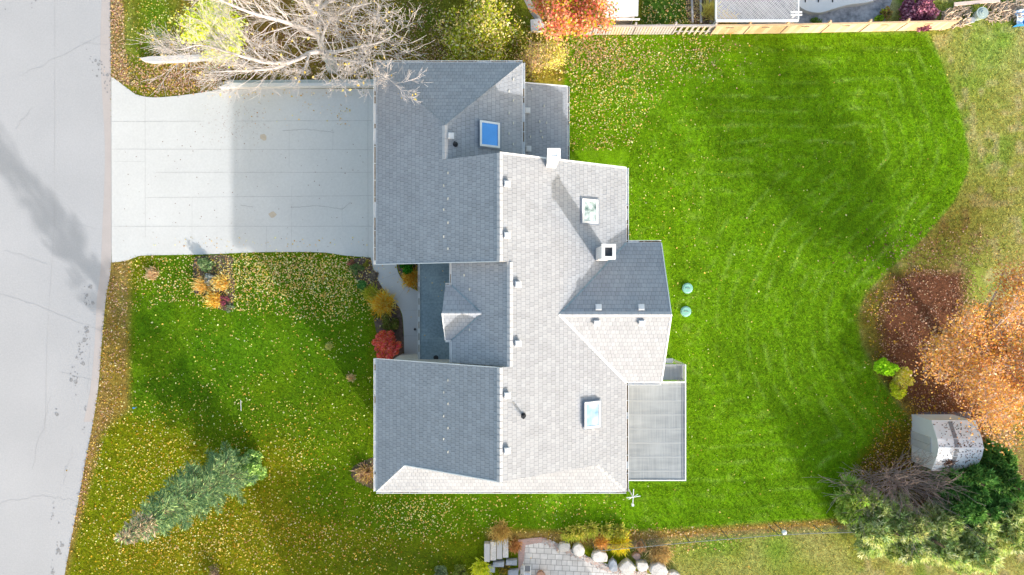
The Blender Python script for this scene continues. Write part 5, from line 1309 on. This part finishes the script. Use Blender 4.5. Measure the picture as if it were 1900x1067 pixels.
Cl, Kl = scatter([
    ('p', 9000, [(300,20),(720,0),(830,20),(960,60),(960,112),(700,155),(420,158),(330,180),(270,178),(215,140),(260,60)], LT+LP+LB),
    ('p', 5000, [(520,-20),(820,-20),(830,110),(700,118),(560,100)], LT+LY+LB),
    ('p', 1900, [(212,110),(300,90),(420,150),(300,182),(240,165)], LT+LO),
    ('b', 1600, 330, 150, 60, 16, LP), ('b', 500, 290, 40, 30, 40, LY),
    ('p', 2200, [(206,-10),(228,-10),(240,160),(207,145)], LP+LT),
    ('p', 2600, [(240,476),(690,472),(700,560),(640,600),(300,560),(242,600)], LY+LT),
    ('b', 2200, 520, 505, 90, 28, LY+LT), ('b', 1500, 620, 530, 50, 45, LY), ('b', 900, 430, 520, 60, 30, LY),
    ('p', 1500, [(240,600),(690,560),(690,900),(450,850),(240,760)], LY),
    ('p', 3800, [(195,560),(240,500),(242,760),(330,790),(450,870),(560,960),(700,1000),(870,1080),(100,1080),(180,760)], LY+LO),
    ('p', 2600, [(205,487),(240,478),(232,700),(200,800),(150,960),(118,1060),(100,1060),(182,740),(197,560)], LP+LT),
    ('b', 1900, 300, 870, 90, 70, LO+LY+LY), ('b', 900, 520, 860, 70, 50, LO+LY), ('b', 2000, 560, 1000, 150, 45, LO+LT), ('b', 1500, 330, 1010, 90, 40, LO+LY),
    ('p', 900, [(690,920),(1160,920),(1160,985),(880,990),(700,990)], LY), ('b', 700, 780, 950, 60, 30, LY),
    ('p', 2400, [(1050,66),(1330,64),(1360,110),(1250,150),(1200,220),(1160,300),(1056,290)], LY+LT),
    ('b', 1500, 1100, 95, 50, 22, LP+LT), ('b', 900, 1120, 170, 50, 50, LY), ('b', 500, 1270, 110, 70, 25, LP+LY), ('b', 350, 1230, 400, 60, 160, LY), ('b', 160, 1450, 400, 200, 200, LY), ('b', 160, 1400, 800, 160, 120, LY),
    ('p', 11000, [(1640,530),(1700,500),(1800,500),(1900,700),(1830,780),(1705,770),(1640,690),(1625,600)], LB), ('p', 1200, [(1600,560),(1650,505),(1720,490),(1640,700),(1600,640)], LB+LO),
    ('p', 3600, [(1590,870),(1640,780),(1705,770),(1735,885),(1640,925),(1580,935)], LO+LB), ('b', 1200, 1690, 790, 40, 50, LO), ('p', 3000, [(1700,860),(1900,760),(1900,960),(1640,930)], LB),
    ('b', 900, 1740, 470, 70, 30, LB), ('p', 600, [(1190,-20),(1285,-20),(1285,46),(1190,46)], LY+LT), ('p', 900, [(960,990),(1580,962),(1580,980),(1060,1010)], LT+LO), ('b', 500, 1230, 1000, 80, 12, LT),
    ('b', 500, 980, 90, 30, 40, LY+LT), ('b', 260, 1300, 22, 22, 20, LT+LB), ('b', 400, 1290, 10, 8, 20, LT)])
ex_ = []
for (x0_, x1_, y0_, y1_, z_, m_) in ((-4.6,-2.9,-.6,1.0,3.02,9),(-4.6,-3.0,-3,1,3.02,5),(-11.5,-9,9.6,10.2,.05,16),(-17.9,-8,10.6,11.1,.06,60),(-20,-8,2.2,2.8,.05,70),(-10,-9,9.0,10.2,.05,25),(-17,-9,9,10.8,.05,40)):
    ex_.append(np.stack([RNG.uniform(x0_, x1_, m_), RNG.uniform(y0_, y1_, m_), np.full(m_, z_)], 1))
ex_ = np.concatenate(ex_); Kl = np.concatenate([Kl, pick(len(ex_), LY+LT)])
n = len(Cl); W3 = np.concatenate([np.stack([(Cl[:,0]-950)*.03, (533.5-Cl[:,1])*.03, RNG.uniform(.03, .075, n)], 1), ex_]); n = len(W3)
u_, v_ = axes(n, .034, .75, .75); q_ = RNG.uniform(.6, 1.55, (n, 1)); u_ *= q_; v_ *= q_
lf = leaf_mesh('fallen_leaves', W3, u_, v_, Kl, M_leaf); tag(lf, 'yellow, tan and brown leaves fallen over the grass', 'leaves', kind='stuff')

# grass blades take the turf's own colour
n = 420000; px = RNG.uniform(-10, 1910, n); py = RNG.uniform(-10, 1080, n)
HARD = [dpoly, edge+[(-100,1400),(-100,-700)], outer+[(790,690)]+inner[1:], [(963,1012),(1020,1003),(1040,1010),(1130,1048),(1260,1075),(1260,1160),(940,1160)], [(1320,46),(1320,-80),(1690,-80),(1655,46)],[(655,480),(748,480),(748,660),(715,668),(690,560)],[(736,480),(790,480),(790,543),(756,527)],[(1640,530),(1700,500),(1900,500),(1900,950),(1650,920),(1705,770),(1640,690)],[(1695,764),(1830,764),(1830,880),(1695,880)],[(430,150),(700,150),(700,170),(412,170)],[(960,-60),(1008,42),(984,60),(960,0)]]
ok = np.ones(n, bool)
for x0_, y0_, x1_, y1_ in NOGO: ok &= ~((px > x0_) & (px < x1_) & (py > y0_) & (py < y1_))
for po_ in HARD: ok &= ~inside(px, py, po_)
px = px[ok]; py = py[ok]; n = len(px)
kc = turf(px, py)*RNG.uniform(.45, 1.75, (n, 1))
kc[:,0] *= RNG.uniform(.85, 1.35, n)
a = RNG.random(n)*6.283; ln = RNG.uniform(.035, .075, n); el = RNG.uniform(.15, .9, n)
U = np.stack([np.cos(a)*np.cos(el), np.sin(a)*np.cos(el), np.sin(el)], 1)*ln[:, None]
V = np.stack([-np.sin(a), np.cos(a), np.zeros(n)], 1)*RNG.uniform(.008, .02, n)[:, None]
C_ = np.stack([(px-950)*.03, (533.5-py)*.03, np.zeros(n)], 1)+U
gr = leaf_mesh('grass', C_, U, V, np.clip(kc, .003, .8), M_grass); tag(gr, 'short lawn grass blades covering the plot', 'grass', kind='stuff')
